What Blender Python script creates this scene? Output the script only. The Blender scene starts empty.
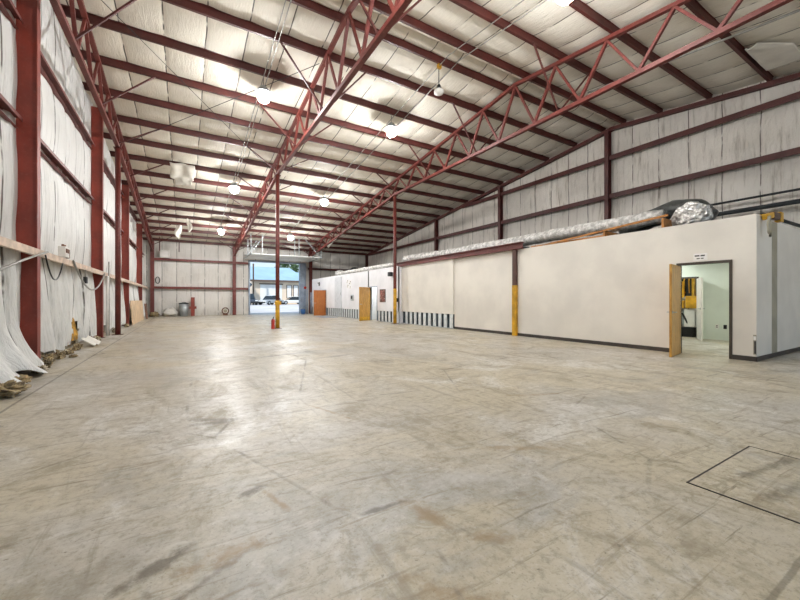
import bpy, math, random
from mathutils import Vector, Matrix, noise as mnoise
random.seed(7)
SC = bpy.context.scene
COL = SC.collection
R = math.radians

# ------------------------------------------------------------------ materials
def srgb(r, g, b):
    f = lambda c: (c/255/12.92) if c/255 <= .04045 else ((c/255+.055)/1.055)**2.4
    return (f(r), f(g), f(b), 1)

class NT:
    def __init__(s, name):
        s.m = bpy.data.materials.new(name); s.m.use_nodes = True
        s.t = s.m.node_tree; s.n = s.t.nodes; s.b = s.n['Principled BSDF']
    def new(s, typ, **kw):
        n = s.n.new(typ)
        for k, v in kw.items(): setattr(n, k, v)
        return n
    def link(s, a, b): s.t.links.new(a, b)
    def pos(s):
        return s.new('ShaderNodeNewGeometry').outputs['Position']
    def mapping(s, vec, scale=(1,1,1), rot=(0,0,0), loc=(0,0,0), typ='POINT'):
        m = s.new('ShaderNodeMapping'); m.vector_type = typ
        m.inputs['Scale'].default_value = scale
        m.inputs['Rotation'].default_value = rot
        m.inputs['Location'].default_value = loc
        s.link(vec, m.inputs['Vector']); return m.outputs[0]
    def noise(s, vec, scale, detail=4, rough=.55, dist=0):
        n = s.new('ShaderNodeTexNoise')
        n.inputs['Scale'].default_value = scale; n.inputs['Detail'].default_value = detail
        n.inputs['Roughness'].default_value = rough; n.inputs['Distortion'].default_value = dist
        s.link(vec, n.inputs['Vector']); return n.outputs['Fac']
    def ramp(s, fac, lo, hi, a=0., b=1.):
        n = s.new('ShaderNodeMapRange'); n.interpolation_type = 'SMOOTHSTEP'
        n.inputs[1].default_value = lo; n.inputs[2].default_value = hi
        n.inputs[3].default_value = a; n.inputs[4].default_value = b
        s.link(fac, n.inputs[0]); return n.outputs[0]
    def math(s, op, a, b=None):
        n = s.new('ShaderNodeMath', operation=op)
        for i, x in enumerate((a, b)):
            if x is None: continue
            if isinstance(x, (int, float)): n.inputs[i].default_value = x
            else: s.link(x, n.inputs[i])
        return n.outputs[0]
    def mix(s, fac, a, b):
        n = s.new('ShaderNodeMix', data_type='RGBA')
        for sock, x in ((n.inputs[0], fac), (n.inputs[6], a), (n.inputs[7], b)):
            if isinstance(x, (int, float)): sock.default_value = x
            elif isinstance(x, tuple): sock.default_value = x
            else: s.link(x, sock)
        return n.outputs[2]
    def out(s, col, rough=.6, metal=0, bump=None, bstr=.2, bdist=.02, spec=None):
        if isinstance(col, tuple): s.b.inputs['Base Color'].default_value = col
        else: s.link(col, s.b.inputs['Base Color'])
        if isinstance(rough, (int, float)): s.b.inputs['Roughness'].default_value = rough
        else: s.link(rough, s.b.inputs['Roughness'])
        s.b.inputs['Metallic'].default_value = metal
        if spec is not None: s.b.inputs['Specular IOR Level'].default_value = spec
        if bump is not None:
            n = s.new('ShaderNodeBump'); n.inputs['Strength'].default_value = bstr
            n.inputs['Distance'].default_value = bdist
            s.link(bump, n.inputs['Height']); s.link(n.outputs[0], s.b.inputs['Normal'])
        return s.m

def simple(name, rgb, rough=.6, var=.12, scale=6, metal=0, bstr=.1, emit=None):
    t = NT(name); p = t.pos()
    n = t.noise(p, scale, 5)
    c = srgb(*rgb); d = tuple(x*(1-var*2) for x in c[:3])+(1,); l = tuple(min(1, x*(1+var)) for x in c[:3])+(1,)
    col = t.mix(t.ramp(n, .3, .7), d, l)
    m = t.out(col, rough, metal, t.noise(p, scale*6, 3), bstr, .01)
    if emit:
        t.b.inputs['Emission Color'].default_value = srgb(*rgb); t.b.inputs['Emission Strength'].default_value = emit
    return m

def steel(name, rgb, dust=.25):
    t = NT(name); p = t.pos()
    a = t.noise(p, 1.7, 5, .6); b = t.noise(p, 14, 4, .6)
    c = srgb(*rgb)
    col = t.mix(t.ramp(a, .35, .7), tuple(x*.78 for x in c[:3])+(1,), tuple(min(1, x*1.15) for x in c[:3])+(1,))
    col = t.mix(t.math('MULTIPLY', t.ramp(b, .5, .8), dust), col, srgb(165, 120, 105))
    return t.out(col, .5, 0, b, .08, .01)

def blanket(name, rgb, dirt, dirtcol, streak=(3, 3, .35), seamdark=(70, 66, 60), seamw=.02, bstr=.5, wr=(2., 2., 2.), rough=.46):
    """vinyl faced insulation: seams from the UV map, wrinkles, streaky dirt"""
    t = NT(name); p = t.pos()
    uv = t.new('ShaderNodeUVMap').outputs[0]
    sep = t.new('ShaderNodeSeparateXYZ'); t.link(uv, sep.inputs[0])
    wob = t.noise(p, 1.3, 2)
    u = t.math('ADD', sep.outputs[0], t.math('MULTIPLY', t.math('SUBTRACT', wob, .5), .06))
    fr = t.math('ABSOLUTE', t.math('SUBTRACT', t.math('FRACT', t.math('ADD', u, .5)), .5))
    brk = t.noise(p, 2.1, 3)
    seam = t.math('MULTIPLY', t.ramp(fr, seamw*.4, seamw, 1, 0), t.ramp(brk, .33, .5))
    d = t.noise(t.mapping(p, streak), 2.2, 6, .65)
    col = t.mix(t.ramp(t.noise(p, .5, 3), .3, .7), tuple(x*.86 for x in srgb(*rgb)[:3])+(1,), srgb(*rgb))
    col = t.mix(t.math('MULTIPLY', t.ramp(d, .5, .78), dirt), col, srgb(*dirtcol))
    col = t.mix(seam, col, srgb(*seamdark))
    w = t.noise(t.mapping(p, wr), 3., 6, .6, .8)
    return t.out(col, rough, 0, w, bstr, .05)

M = {}
M['red'] = steel('red_oxide_steel', (106, 44, 37))
M['purlin'] = steel('dark_red_steel', (80, 34, 29), .1)
M['column'] = steel('orange_red_steel', (132, 50, 35), .15)
M['girtpale'] = simple('dusty_girt', (205, 184, 166), .7, .12, 5)
M['ins_left'] = blanket('wall_vinyl_left', (226, 226, 223), .75, (150, 149, 145), (2, 6, .42), seamw=.035, wr=(2, 3.5, .6), bstr=1.)
M['ins_far'] = blanket('wall_vinyl_far', (222, 218, 211), .5, (160, 152, 138), (3, 3, .4), seamw=.026, seamdark=(96, 90, 84))
M['ins_right'] = blanket('wall_vinyl_right', (220, 214, 205), .9, (128, 116, 100), (2, 3.2, .3), seamw=.022, seamdark=(96, 88, 80), wr=(2, 3, .7), bstr=.9)
M['ins_roof'] = blanket('roof_vinyl', (236, 230, 217), .35, (190, 178, 156), (2.5, 1, 1), seamw=.022, wr=(6, 1.0, 1.5), bstr=.32, rough=.62)
M['wallpaint'] = simple('cream_wall_paint', (224, 219, 210), .7, .05, .8, bstr=.04)
M['whitepaint'] = simple('white_wall_paint', (232, 232, 236), .6, .04, 1.2, bstr=.04)
M['greenpaint'] = simple('pale_green_paint', (214, 222, 212), .6, .04, 1, bstr=.03)
M['basebd'] = simple('dark_vinyl_baseboard', (62, 56, 52), .5, .12)
M['frame'] = simple('dark_bronze_frame', (70, 62, 55), .4, .1)
M['taupe'] = simple('taupe_plain', (164, 158, 140), .6, .08, 2)
M['wood'] = None
M['yellow'] = simple('safety_yellow', (206, 156, 32), .5, .18, 4)
M['darkred'] = simple('brown_red_paint', (84, 54, 46), .5, .15, 3)
M['galv'] = simple('galvanised_metal', (176, 182, 184), .4, .12, 5, .4)
M['conduit'] = simple('grey_conduit', (150, 148, 142), .45, .1, 5, .3)
M['dark'] = simple('dark_void', (42, 46, 48), .8, .2, 3)
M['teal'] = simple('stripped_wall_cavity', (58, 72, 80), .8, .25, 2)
M['duct'] = simple('dark_flexible_duct', (74, 76, 74), .3, .2, 8)
M['black'] = simple('black_plastic', (28, 28, 28), .45, .15)
M['rubber'] = simple('tyre_rubber', (22, 22, 23), .8, .15)
M['glass'] = simple('dark_glass', (40, 48, 54), .08, .1)
M['paper'] = simple('white_paper', (236, 234, 230), .7, .03)
M['ink'] = simple('ink', (60, 58, 58), .7, .03)
M['plastic_white'] = simple('white_plastic', (226, 224, 218), .4, .04)
M['ext_red'] = simple('extinguisher_red', (190, 52, 38), .35, .1)
M['blue'] = simple('blue_plastic', (40, 92, 150), .45, .1)
M['doorgrey'] = simple('blue_grey_metal', (150, 162, 178), .45, .1, 3, .2)
M['panelwhite'] = simple('white_door_panel', (228, 230, 228), .45, .05, 1)
M['orange_wood'] = simple('orange_lumber', (184, 126, 66), .65, .2, 4)
M['ply'] = simple('plywood', (212, 184, 150), .7, .1, 3)
M['fibre'] = None

def wood():
    t = NT('stained_wood'); p = t.pos()
    w = t.noise(t.mapping(p, (14, 14, 1.2)), 2, 6, .6, 1.5)
    col = t.mix(t.ramp(w, .3, .7), srgb(158, 108, 38), srgb(214, 164, 78))
    return t.out(col, .38, 0, w, .08, .005)
M['wood'] = wood()
def wood2():
    t = NT('reddish_wood'); p = t.pos()
    w = t.noise(t.mapping(p, (14, 14, 1.2)), 2, 6, .6, 1.5)
    col = t.mix(t.ramp(w, .3, .7), srgb(150, 82, 34), srgb(186, 118, 60))
    return t.out(col, .4, 0, w, .08, .005)
M['wood2'] = wood2()
def fibre():
    t = NT('fibreglass_wool'); p = t.pos()
    a = t.noise(p, 7, 6, .7); b = t.noise(p, 3, 3)
    col = t.mix(t.ramp(a, .35, .65), srgb(88, 76, 60), srgb(178, 158, 118))
    col = t.mix(t.ramp(b, .55, .7), col, srgb(214, 204, 186))
    return t.out(col, .95, 0, a, .9, .05)
M['fibre'] = fibre()
def foil():
    t = NT('foil_duct_wrap'); p = t.pos()
    v = t.new('ShaderNodeTexVoronoi'); v.inputs['Scale'].default_value = 14; t.link(p, v.inputs['Vector'])
    n = t.noise(p, 9, 5, .6)
    col = t.mix(t.ramp(n, .3, .7), srgb(176, 174, 172), srgb(236, 234, 230))
    return t.out(col, .32, .55, t.math('ADD', v.outputs['Distance'], n), .7, .04)
M['foil'] = foil()
def white_wrap():
    t = NT('white_duct_wrap'); p = t.pos()
    n = t.noise(p, 7, 6, .65)
    col = t.mix(t.ramp(n, .35, .65), srgb(170, 168, 164), srgb(236, 234, 230))
    return t.out(col, .5, .1, n, .8, .05)
M['wrap'] = white_wrap()
def lampmat():
    t = NT('lit_lamp_lens')
    t.b.inputs['Emission Color'].default_value = (.985, .985, .98, 1)
    t.b.inputs['Emission Strength'].default_value = LAMP
    return t.out(srgb(250, 250, 250), .4)
LAMP = 330.
M['lamp'] = lampmat()
def roomlamp():
    t = NT('lit_ceiling_panel')
    t.b.inputs['Emission Color'].default_value = (.95, 1, .94, 1)
    t.b.inputs['Emission Strength'].default_value = 14.
    return t.out(srgb(250, 250, 250), .4)
M['roomlamp'] = roomlamp()
def skin_leaves():
    t = NT('tree_leaves'); p = t.pos()
    n = t.noise(p, 2.2, 5, .7)
    return t.out(t.mix(t.ramp(n, .35, .65), srgb(36, 58, 34), srgb(98, 124, 78)), .8)
M['leaves'] = skin_leaves()
M['bark'] = simple('bark', (84, 68, 54), .9, .2)
M['outwall'] = simple('cream_stucco', (232, 214, 192), .8, .05, .5)
M['outroof'] = simple('blue_grey_roof', (156, 186, 202), .4, .06, .4, .1)
M['outtrim'] = simple('brown_trim', (104, 86, 74), .6, .1)
M['greendoor'] = simple('green_door', (70, 128, 110), .5, .1)
M['carsilver'] = simple('silver_car_paint', (190, 194, 194), .3, .05, 2, .2)
M['cardark'] = simple('dark_car_paint', (70, 76, 84), .25, .08, 2, .2)
M['carblack'] = simple('black_car_paint', (40, 44, 50), .25, .08, 2, .2)
M['carlight'] = simple('headlamp_glass', (232, 234, 230), .2, .03)
M['oldwood'] = simple('grey_timber', (120, 84, 66), .8, .2, 4)

def outground():
    t = NT('yard_concrete'); p = t.pos()
    n = t.noise(t.mapping(p, (.3, 1, 1)), .9, 6, .6)
    return t.out(t.mix(t.ramp(n, .35, .65), srgb(172, 170, 168), srgb(206, 204, 202)), .8)
M['yard'] = outground()

def floor_mat():
    t = NT('worn_concrete'); p = t.pos()
    sep = t.new('ShaderNodeSeparateXYZ'); t.link(p, sep.inputs[0])
    big = t.noise(p, .28, 5, .6, .6)
    mid = t.noise(t.mapping(p, (1, .55, 1), (0, 0, .35)), 1.3, 8, .72, 1.4)
    fine = t.noise(p, 16, 7, .72)
    med = t.noise(t.mapping(p, (1, 1.6, 1), (0, 0, .5)), 4.5, 7, .7, 1.)
    grit = t.noise(p, 55, 5, .75); speck = t.noise(p, 26, 3, .6)
    col = t.mix(t.ramp(big, .4, .6), srgb(190, 180, 157), srgb(186, 181, 171))
    col = t.mix(t.math('MULTIPLY', t.ramp(mid, .48, .68), .8), col, srgb(148, 137, 115))
    pale = t.noise(t.mapping(p, (1, .8, 1), (0, 0, -.4), (3, 7, 0)), .75, 8, .74, .9)
    col = t.mix(t.math('MULTIPLY', t.ramp(pale, .52, .64), .7), col, srgb(216, 214, 209))
    grey = t.noise(t.mapping(p, (.8, 1, 1), (0, 0, .2), (11, 2, 0)), .6, 7, .68, .7)
    col = t.mix(t.math('MULTIPLY', t.ramp(grey, .53, .66), .6), col, srgb(156, 154, 147))
    col = t.mix(t.math('MULTIPLY', t.ramp(med, .5, .68), .65), col, srgb(144, 132, 108))
    col = t.mix(t.math('MULTIPLY', t.ramp(med, .46, .3), .45), col, srgb(212, 209, 202))
    s1 = t.noise(t.mapping(p, (.5, 6, 1), (0, 0, .3)), 1.6, 7, .68, .8)
    col = t.mix(t.math('MULTIPLY', t.ramp(s1, .56, .68), .6), col, srgb(132, 118, 94))
    s2 = t.noise(t.mapping(p, (5, .45, 1), (0, 0, -.12)), 1.3, 7, .68, .7)
    col = t.mix(t.math('MULTIPLY', t.ramp(s2, .57, .7), .5), col, srgb(130, 120, 100))
    s3 = t.noise(t.mapping(p, (.8, 9, 1), (0, 0, -.55)), 1.1, 7, .7, .8)
    col = t.mix(t.math('MULTIPLY', t.ramp(s3, .59, .7), .75), col, srgb(106, 94, 72))
    col = t.mix(t.math('MULTIPLY', t.ramp(fine, .48, .68), .6), col, srgb(138, 129, 110))
    col = t.mix(t.math('MULTIPLY', t.ramp(fine, .44, .28), .45), col, srgb(216, 213, 206))
    col = t.mix(t.math('MULTIPLY', t.ramp(grit, .54, .68), .5), col, srgb(112, 102, 86))
    col = t.mix(t.math('MULTIPLY', t.ramp(speck, .66, .74), .6), col, srgb(98, 88, 70))
    # individual stains and pale patches: x0 y0 x1 y1 half-width colour strength
    wob = t.noise(p, 4.2, 8, .75); brk = t.ramp(t.noise(p, 9, 6, .7), .26, .5)
    tan, drk, gry, wht = (144, 116, 72), (70, 60, 42), (126, 117, 98), (222, 221, 218)
    for (x0, y0, x1, y1, w, c, k) in STAINS:
        cx, cy = (x0+x1)/2, (y0+y1)/2; L = math.hypot(x1-x0, y1-y0)/2 + w; a = math.atan2(y1-y0, x1-x0)
        c_ = {'t': tan, 'd': drk, 'g': gry, 'w': wht}[c]
        m = t.mapping(p, (L, w, 1e6), (0, 0, a), (cx, cy, 0), 'TEXTURE')
        ln = t.new('ShaderNodeVectorMath', operation='LENGTH'); t.link(m, ln.inputs[0])
        d = t.math('ADD', ln.outputs['Value'], t.math('MULTIPLY', t.math('SUBTRACT', wob, .5), 3.6))
        col = t.mix(t.math('MULTIPLY', t.math('MULTIPLY', t.ramp(d, .1, 1.15, 1, 0), brk), k*.85), col, srgb(*c_))
    # sawn control joints
    def joint(coord, at, w, k, c=(84, 76, 62)):
        nonlocal col
        off = t.math('ADD', t.math('SUBTRACT', coord, at), t.math('MULTIPLY', t.math('SUBTRACT', wob, .5), .03))
        col = t.mix(t.math('MULTIPLY', t.ramp(t.math('ABSOLUTE', off), w*.5, w, 1, 0), k), col, srgb(*c))
    joint(sep.outputs[0], -1.79, .022, .75)
    joint(sep.outputs[1], .505, .016, .5)
    joint(sep.outputs[1], 16.5, .03, .3)
    joint(sep.outputs[0], 3.54, .02, .15)
    crack = t.new('ShaderNodeTexVoronoi', feature='DISTANCE_TO_EDGE'); crack.inputs['Scale'].default_value = .38
    t.link(t.mapping(p, (1, 1, 1), (0, 0, .3)), crack.inputs['Vector'])
    cm = t.math('MULTIPLY', t.ramp(crack.outputs['Distance'], .002, .008, 1, 0), t.ramp(mid, .45, .6))
    col = t.mix(t.math('MULTIPLY', cm, .55), col, srgb(100, 92, 78))
    rough = t.ramp(mid, .35, .7, .3, .52)
    h = t.math('ADD', t.math('MULTIPLY', fine, .6), t.math('MULTIPLY', mid, .5))
    return t.out(col, rough, 0, h, .22, .02)

# ------------------------------------------------------------------ geometry helpers
class MB:
    def __init__(s): s.v = []; s.f = []; s.uv = {}
    def add(s, vs, fs):
        o = len(s.v); s.v += [tuple(v) for v in vs]; s.f += [tuple(i+o for i in f) for f in fs]; return s
    def box(s, x0, x1, y0, y1, z0, z1):
        return s.add([(x0,y0,z0),(x1,y0,z0),(x1,y1,z0),(x0,y1,z0),(x0,y0,z1),(x1,y0,z1),(x1,y1,z1),(x0,y1,z1)],
                     [(0,3,2,1),(4,5,6,7),(0,1,5,4),(1,2,6,5),(2,3,7,6),(3,0,4,7)])
    def bar(s, p, q, w, h, up=(0, 0, 1)):
        p, q = Vector(p), Vector(q); d = (q-p).normalized(); u = Vector(up)
        if abs(d.dot(u)) > .99: u = Vector((0, 1, 0))
        a = d.cross(u).normalized(); b = a.cross(d).normalized()
        vs = [e + a*i*w/2 + b*j*h/2 for e in (p, q) for i, j in ((-1,-1),(1,-1),(1,1),(-1,1))]
        return s.add(vs, [(0,1,2,3)[::-1] if False else (3,2,1,0),(4,5,6,7),(0,1,5,4),(1,2,6,5),(2,3,7,6),(3,0,4,7)])
    def tube(s, pts, r, n=10, caps=True):
        pts = [Vector(p) for p in pts]; rings = []; rs = r if isinstance(r, (list, tuple)) else [r]*len(pts)
        u = None
        for i, p in enumerate(pts):
            d = (pts[min(i+1, len(pts)-1)] - pts[max(i-1, 0)]).normalized()
            if u is None:
                u = Vector((0,0,1)) if abs(d.z) < .9 else Vector((1,0,0))
            a = d.cross(u).normalized(); u = a.cross(d).normalized()
            rings.append([p + (a*math.cos(2*math.pi*k/n) + u*math.sin(2*math.pi*k/n))*rs[i] for k in range(n)])
        vs = [v for r_ in rings for v in r_]; fs = []
        for i in range(len(pts)-1):
            for k in range(n):
                fs.append((i*n+k, i*n+(k+1) % n, (i+1)*n+(k+1) % n, (i+1)*n+k))
        if caps: fs += [tuple(range(n))[::-1], tuple(range((len(pts)-1)*n, len(pts)*n))]
        return s.add(vs, fs)
    def lathe(s, prof, c=(0,0,0), n=20):
        vs = []; fs = []
        for (r, z) in prof:
            for k in range(n):
                a = 2*math.pi*k/n; vs.append((c[0]+r*math.cos(a), c[1]+r*math.sin(a), c[2]+z))
        for i in range(len(prof)-1):
            for k in range(n):
                fs.append((i*n+k, i*n+(k+1) % n, (i+1)*n+(k+1) % n, (i+1)*n+k))
        fs += [tuple(range(n))[::-1], tuple(range((len(prof)-1)*n, len(prof)*n))]
        return s.add(vs, fs)
    def prism(s, poly, axis, a, b):
        """poly in the two other axes, extruded along axis 0/1/2 from a to b"""
        def pt(p, t):
            if axis == 0: return (t, p[0], p[1])
            if axis == 1: return (p[0], t, p[1])
            return (p[0], p[1], t)
        n = len(poly)
        return s.add([pt(p, a) for p in poly] + [pt(p, b) for p in poly],
                     [tuple(range(n))[::-1], tuple(range(n, 2*n))] + [(i, (i+1) % n, n+(i+1) % n, n+i) for i in range(n)])
    def grid(s, fn, nu, nv, uvfn=None, skip=None):
        o = len(s.v)
        for j in range(nv+1):
            for i in range(nu+1):
                s.v.append(tuple(fn(i/nu, j/nv)))
                if uvfn: s.uv[len(s.v)-1] = uvfn(i/nu, j/nv)
        for j in range(nv):
            for i in range(nu):
                if skip and skip((i+.5)/nu, (j+.5)/nv): continue
                a = o+j*(nu+1)+i; s.f.append((a, a+1, a+nu+2, a+nu+1))
        return s
    def blob(s, c, rx, ry, rz, seed=0, amp=.35, fr=2.2, nu=16, nv=10):
        c = Vector(c)
        def fn(u, v):
            a = 2*math.pi*u; b = math.pi*(v-.5)
            d = Vector((math.cos(a)*math.cos(b), math.sin(a)*math.cos(b), math.sin(b)))
            k = 1 + amp*mnoise.noise(d*fr + Vector((seed*3.1, seed*1.7, seed)))*1.6
            return (c.x+d.x*rx*k, c.y+d.y*ry*k, max(c.z-rz*.98, c.z+d.z*rz*k))
        return s.grid(fn, nu, nv)
    def build(s, name, m, parent=None, smooth=False, bevel=0, local=False, flip=False):
        vs = s.v; loc = Vector((0,0,0))
        if parent is None and not local:
            xs, ys, zs = zip(*vs)
            loc = Vector(((min(xs)+max(xs))/2, (min(ys)+max(ys))/2, min(zs)))
            vs = [Vector(v)-loc for v in vs]
        elif parent is not None and not local:
            pw = WORLD[parent.name]; vs = [Vector(v)-pw for v in vs]
        me = bpy.data.meshes.new(name); me.from_pydata([tuple(v) for v in vs], [], s.f)
        if s.uv:
            l = me.uv_layers.new(name='UVMap')
            for lp in me.loops: l.data[lp.index].uv = s.uv.get(lp.vertex_index, (0, 0))
        if flip: me.flip_normals()
        me.materials.append(M[m] if isinstance(m, str) else m); me.update()
        if smooth:
            for p in me.polygons: p.use_smooth = True
        o = bpy.data.objects.new(name, me); COL.objects.link(o); o.location = loc
        WORLD[o.name] = loc + (WORLD[parent.name] if parent is not None and local else Vector((0,0,0))) if parent is None else WORLD[parent.name].copy()
        if parent is not None: o.parent = parent
        if bevel:
            b = o.modifiers.new('bevel', 'BEVEL'); b.width = bevel; b.segments = 2; b.limit_method = 'ANGLE'
        return o
WORLD = {}
def tag(o, label, cat, group=None, kind=None):
    o['label'] = label; o['category'] = cat
    if group: o['group'] = group
    if kind: o['kind'] = kind
    return o
def struct(o, label=None, cat=None):
    o['kind'] = 'structure'
    if label: o['label'] = label; o['category'] = cat or 'wall'
    return o
def empty(name, loc, label, cat, group=None):
    o = bpy.data.objects.new(name, None); COL.objects.link(o); o.location = loc
    o.empty_display_size = .2; WORLD[o.name] = Vector(loc)
    return tag(o, label, cat, group)
def copy_tree(o, loc, label, parent=None):
    c = o.copy(); COL.objects.link(c)
    if parent is not None: c.parent = parent
    else:
        c.location = loc; WORLD[c.name] = Vector(loc)
        c['label'] = label
    for ch in list(o.children):
        copy_tree(ch, None, None, c)
    return c
ORD = ['first', 'second', 'third', 'fourth', 'fifth', 'sixth', 'seventh', 'eighth', 'ninth', 'tenth', 'eleventh', 'twelfth',
       'thirteenth', 'fourteenth', 'fifteenth', 'sixteenth', 'seventeenth', 'eighteenth', 'nineteenth', 'twentieth',
       'twenty-first', 'twenty-second', 'twenty-third', 'twenty-fourth']

# ------------------------------------------------------------------ building frame
YR, SL = 8.4, .118                 # ridge line and roof slope
YN, YF = -7.0, 33.0                # near end, left open unseen to let daylight in, and far wall
XL, XR = -2.74, 15.75              # left and right walls
def sheet(y): return 8.78 - SL*abs(y-YR)
TX = (-2.08, 3.54, 9.56)           # truss lines

# camera
TH = math.atan(215.6/360.3)
cam = bpy.data.cameras.new('camera'); co = bpy.data.objects.new('camera', cam); COL.objects.link(co)
cam.sensor_fit = 'HORIZONTAL'; cam.sensor_width = 36; cam.lens = 36*360/800
cam.shift_y = -.5/800; cam.clip_start = .05; cam.clip_end = 500
co.location = (0, 0, 1.28); co.rotation_euler = (math.pi/2, 0, -TH)
SC.camera = co

# ------------------------------------------------------------------ floor
STAINS = [
 (-.33, 1.95, .08, 2.20, .05, 'd', .85), (-.45, 1.55, .52, 2.12, .035, 'd', .7), (.05, 1.95, .35, 2.05, .09, 't', .8),
 (.35, 2.55, .45, 2.6, .05, 'd', .8), (.45, 2.55, .55, 2.2, .03, 't', .8), (.85, 1.95, 1.25, 1.95, .03, 'd', .8),
 (1.2, 1.9, 1.3, 1.6, .09, 't', .75), (1.35, 1.45, 1.45, 1.4, .07, 't', .7), (.9, 1.35, 1.0, 1.2, .1, 't', .7),
 (1.0, 1.1, 1.12, 1.1, .07, 't', .6), (-1.05, 2.6, -.8, 2.65, .04, 'd', .7), (-1.1, 1.35, -.8, 1.6, .1, 'g', .8),
 (-1.0, 1.7, -.75, 2.2, .16, 'g', .6), (2.2, 2.3, 2.75, 1.95, .07, 't', .6), (2.15, 2.75, 2.3, 2.7, .06, 'g', .8),
 (.9, 8.3, 3.3, 8.9, .12, 'd', .65), (2.4, 7.6, 3.6, 7.9, .1, 'd', .6), (3.0, 6.8, 3.9, 6.6, .1, 'd', .5), (4.3, 7.6, 4.5, 7.5, .12, 'd', .6),
 (-.42, 1.55, -.2, 1.75, .12, 'd', .7), (-1.2, 1.0, -.7, 1.3, .22, 't', .55), (-.8, 1.7, -.2, 2.3, .2, 'g', .6), (-.1, 1.1, .1, 1.5, .12, 'd', .5), (-1.35, 1.6, -.9, 2.0, .14, 'g', .6), (.5, 1.2, .8, 1.3, .14, 'g', .5), (.0, 1.25, .2, 1.45, .12, 'w', .6), (1.6, 10.5, 3.4, 11.5, .5, 'w', .75),
 (1.8, 7.2, 2.2, 7.5, .25, 'w', .6), (1.6, 2.0, 2.0, 1.9, .16, 'w', .4), (3.2, 1.0, 4.2, .85, .05, 'd', .6), (3.1, .78, 3.9, .66, .06, 'd', .55),
 (.6, 4.2, 1.4, 4.1, .03, 'd', .5), (2.0, 4.3, 2.9, 4.2, .03, 'd', .5), (1.2, 4.6, 1.6, 3.4, .03, 't', .6),
 (-.1, 3.6, .5, 4.4, .06, 'g', .6), (4.8, 5.0, 6.0, 4.8, .05, 't', .5), (6.0, 6.0, 7.4, 5.8, .05, 'd', .4), (3.6, 3.4, 4.6, 3.0, .06, 't', .5),
]
M['floor'] = floor_mat()
b = MB(); b.box(XL-.1, XR+.1, YN, YF+.2, -.2, 0)
struct(b.build('floor', 'floor'), 'worn stained concrete slab floor of the warehouse', 'floor')
def yz(y): return 0 if y < 36 else min(.42, (y-36)/18*.42)
b = MB(); b.grid(lambda u, v: (-60+160*u, YF+.2+(140)*v, yz(YF+.2+140*v)-.01), 20, 60)
b.box(-40, 60, -60, YN, -.25, -.02); b.box(XR+.1, 60, YN, 33, -.25, -.02); b.box(-40, XL-.1, YN, 33, -.25, -.02)
struct(b.build('ground', 'yard'), 'pale concrete yard outside the open roll-up door', 'ground')

# floor hatch: filled pit with a dark steel edge
h = empty('floor_hatch', (3.6, .2, 0), 'rectangular concrete patch with a dark edge set in the floor at right foreground', 'floor hatch')
b = MB(); b.box(3.02, 4.21, -.78, 1.12, .0005, .004); b.build('cover', 'floor', h)
b = MB()
for (x0, x1, y0, y1) in ((3.008, 3.02, -.8, 1.132), (4.21, 4.222, -.8, 1.132), (3.02, 4.21, 1.12, 1.132), (3.02, 4.21, -.8, -.788)):
    b.box(x0, x1, y0, y1, .0005, .005)
b.build('steel_edge', 'basebd', h)

# ------------------------------------------------------------------ roof
PUR = [YR-.42, YR+.42] + [YR+1.75+1.5*k for k in range(16)] + [YR-1.75-1.5*k for k in range(5)]
PUR.sort()
SEAM = .97
def roof_part(y0, y1, nv):
    lines = (y0, y1)
    def fn(u, v):
        x = XL + (XR-XL)*u; y = y0 + (y1-y0)*v
        t = .5
        for a, c in zip(lines, lines[1:]):
            if a <= y <= c and c-a > .01: t = (y-a)/(c-a)
        su = ((x+1.44)/SEAM) % 1
        bl = .085*max(0, math.sin(math.pi*t))**.6 * (.45+.55*max(0, math.sin(math.pi*su))**.5)
        bl += .02*mnoise.noise(Vector((x*1.3, y*1.3, 3)))*math.sin(math.pi*t)
        return (x, y, sheet(y)-.012-bl)
    return fn, (lambda u, v: ((XL+(XR-XL)*u+1.44)/SEAM, y0+(y1-y0)*v))
b = MB()
rl_ = [YN] + PUR + [YR, YF]; rl_.sort()
for ya, yb in zip(rl_, rl_[1:]):
    if yb-ya < .02: continue
    f1, g1 = roof_part(ya, yb, 0); b.grid(f1, 228, max(4, min(14, int((yb-ya)/.1))), g1)
b.prism([(YN, sheet(YN)+.01), (YR, sheet(YR)+.01), (YF+.2, sheet(YF+.2)+.01), (YF+.2, sheet(YF+.2)+.1), (YR, sheet(YR)+.1), (YN, sheet(YN)+.1)], 0, XL-.1, XR+.1)
struct(b.build('ceiling', 'ins_roof', smooth=False), 'white vinyl faced insulation under the sloping metal roof', 'ceiling')

# purlins: one Z section, then copies
def purlin_mesh():
    b = MB(); z0 = -.215
    b.box(XL, XR, -.006, .006, z0, -.012); b.box(XL, XR, -.006, .07, z0, z0+.01); b.box(XL, XR, -.07, .006, -.022, -.012)
    b.box(XL, XR, .062, .07, z0, z0+.03)
    return b
def plabel(i):
    y = PUR[i]
    far = [p for p in reversed(PUR) if p > YR]
    if y > YR:
        k = far.index(y)
        if k == len(far)-1: return 'dark red roof purlin just beyond the roof ridge'
        return 'dark red roof purlin, %s counted from the far end wall' % ORD[k]
    near = [p for p in reversed(PUR) if p < YR]
    k = near.index(y)
    if k == 0: return 'dark red roof purlin just this side of the roof ridge'
    return 'dark red roof purlin on the near roof slope, %s this side of the ridge pair' % ORD[k-1]
p0 = None
for i, y in enumerate(PUR):
    loc = (0, y, sheet(y))
    if p0 is None:
        p0 = purlin_mesh().build('roof_purlin', 'purlin', local=True); p0.location = loc; WORLD[p0.name] = Vector(loc)
        tag(p0, plabel(i), 'purlin', 'roof purlins')
    else:
        c = copy_tree(p0, loc, plabel(i))

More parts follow.
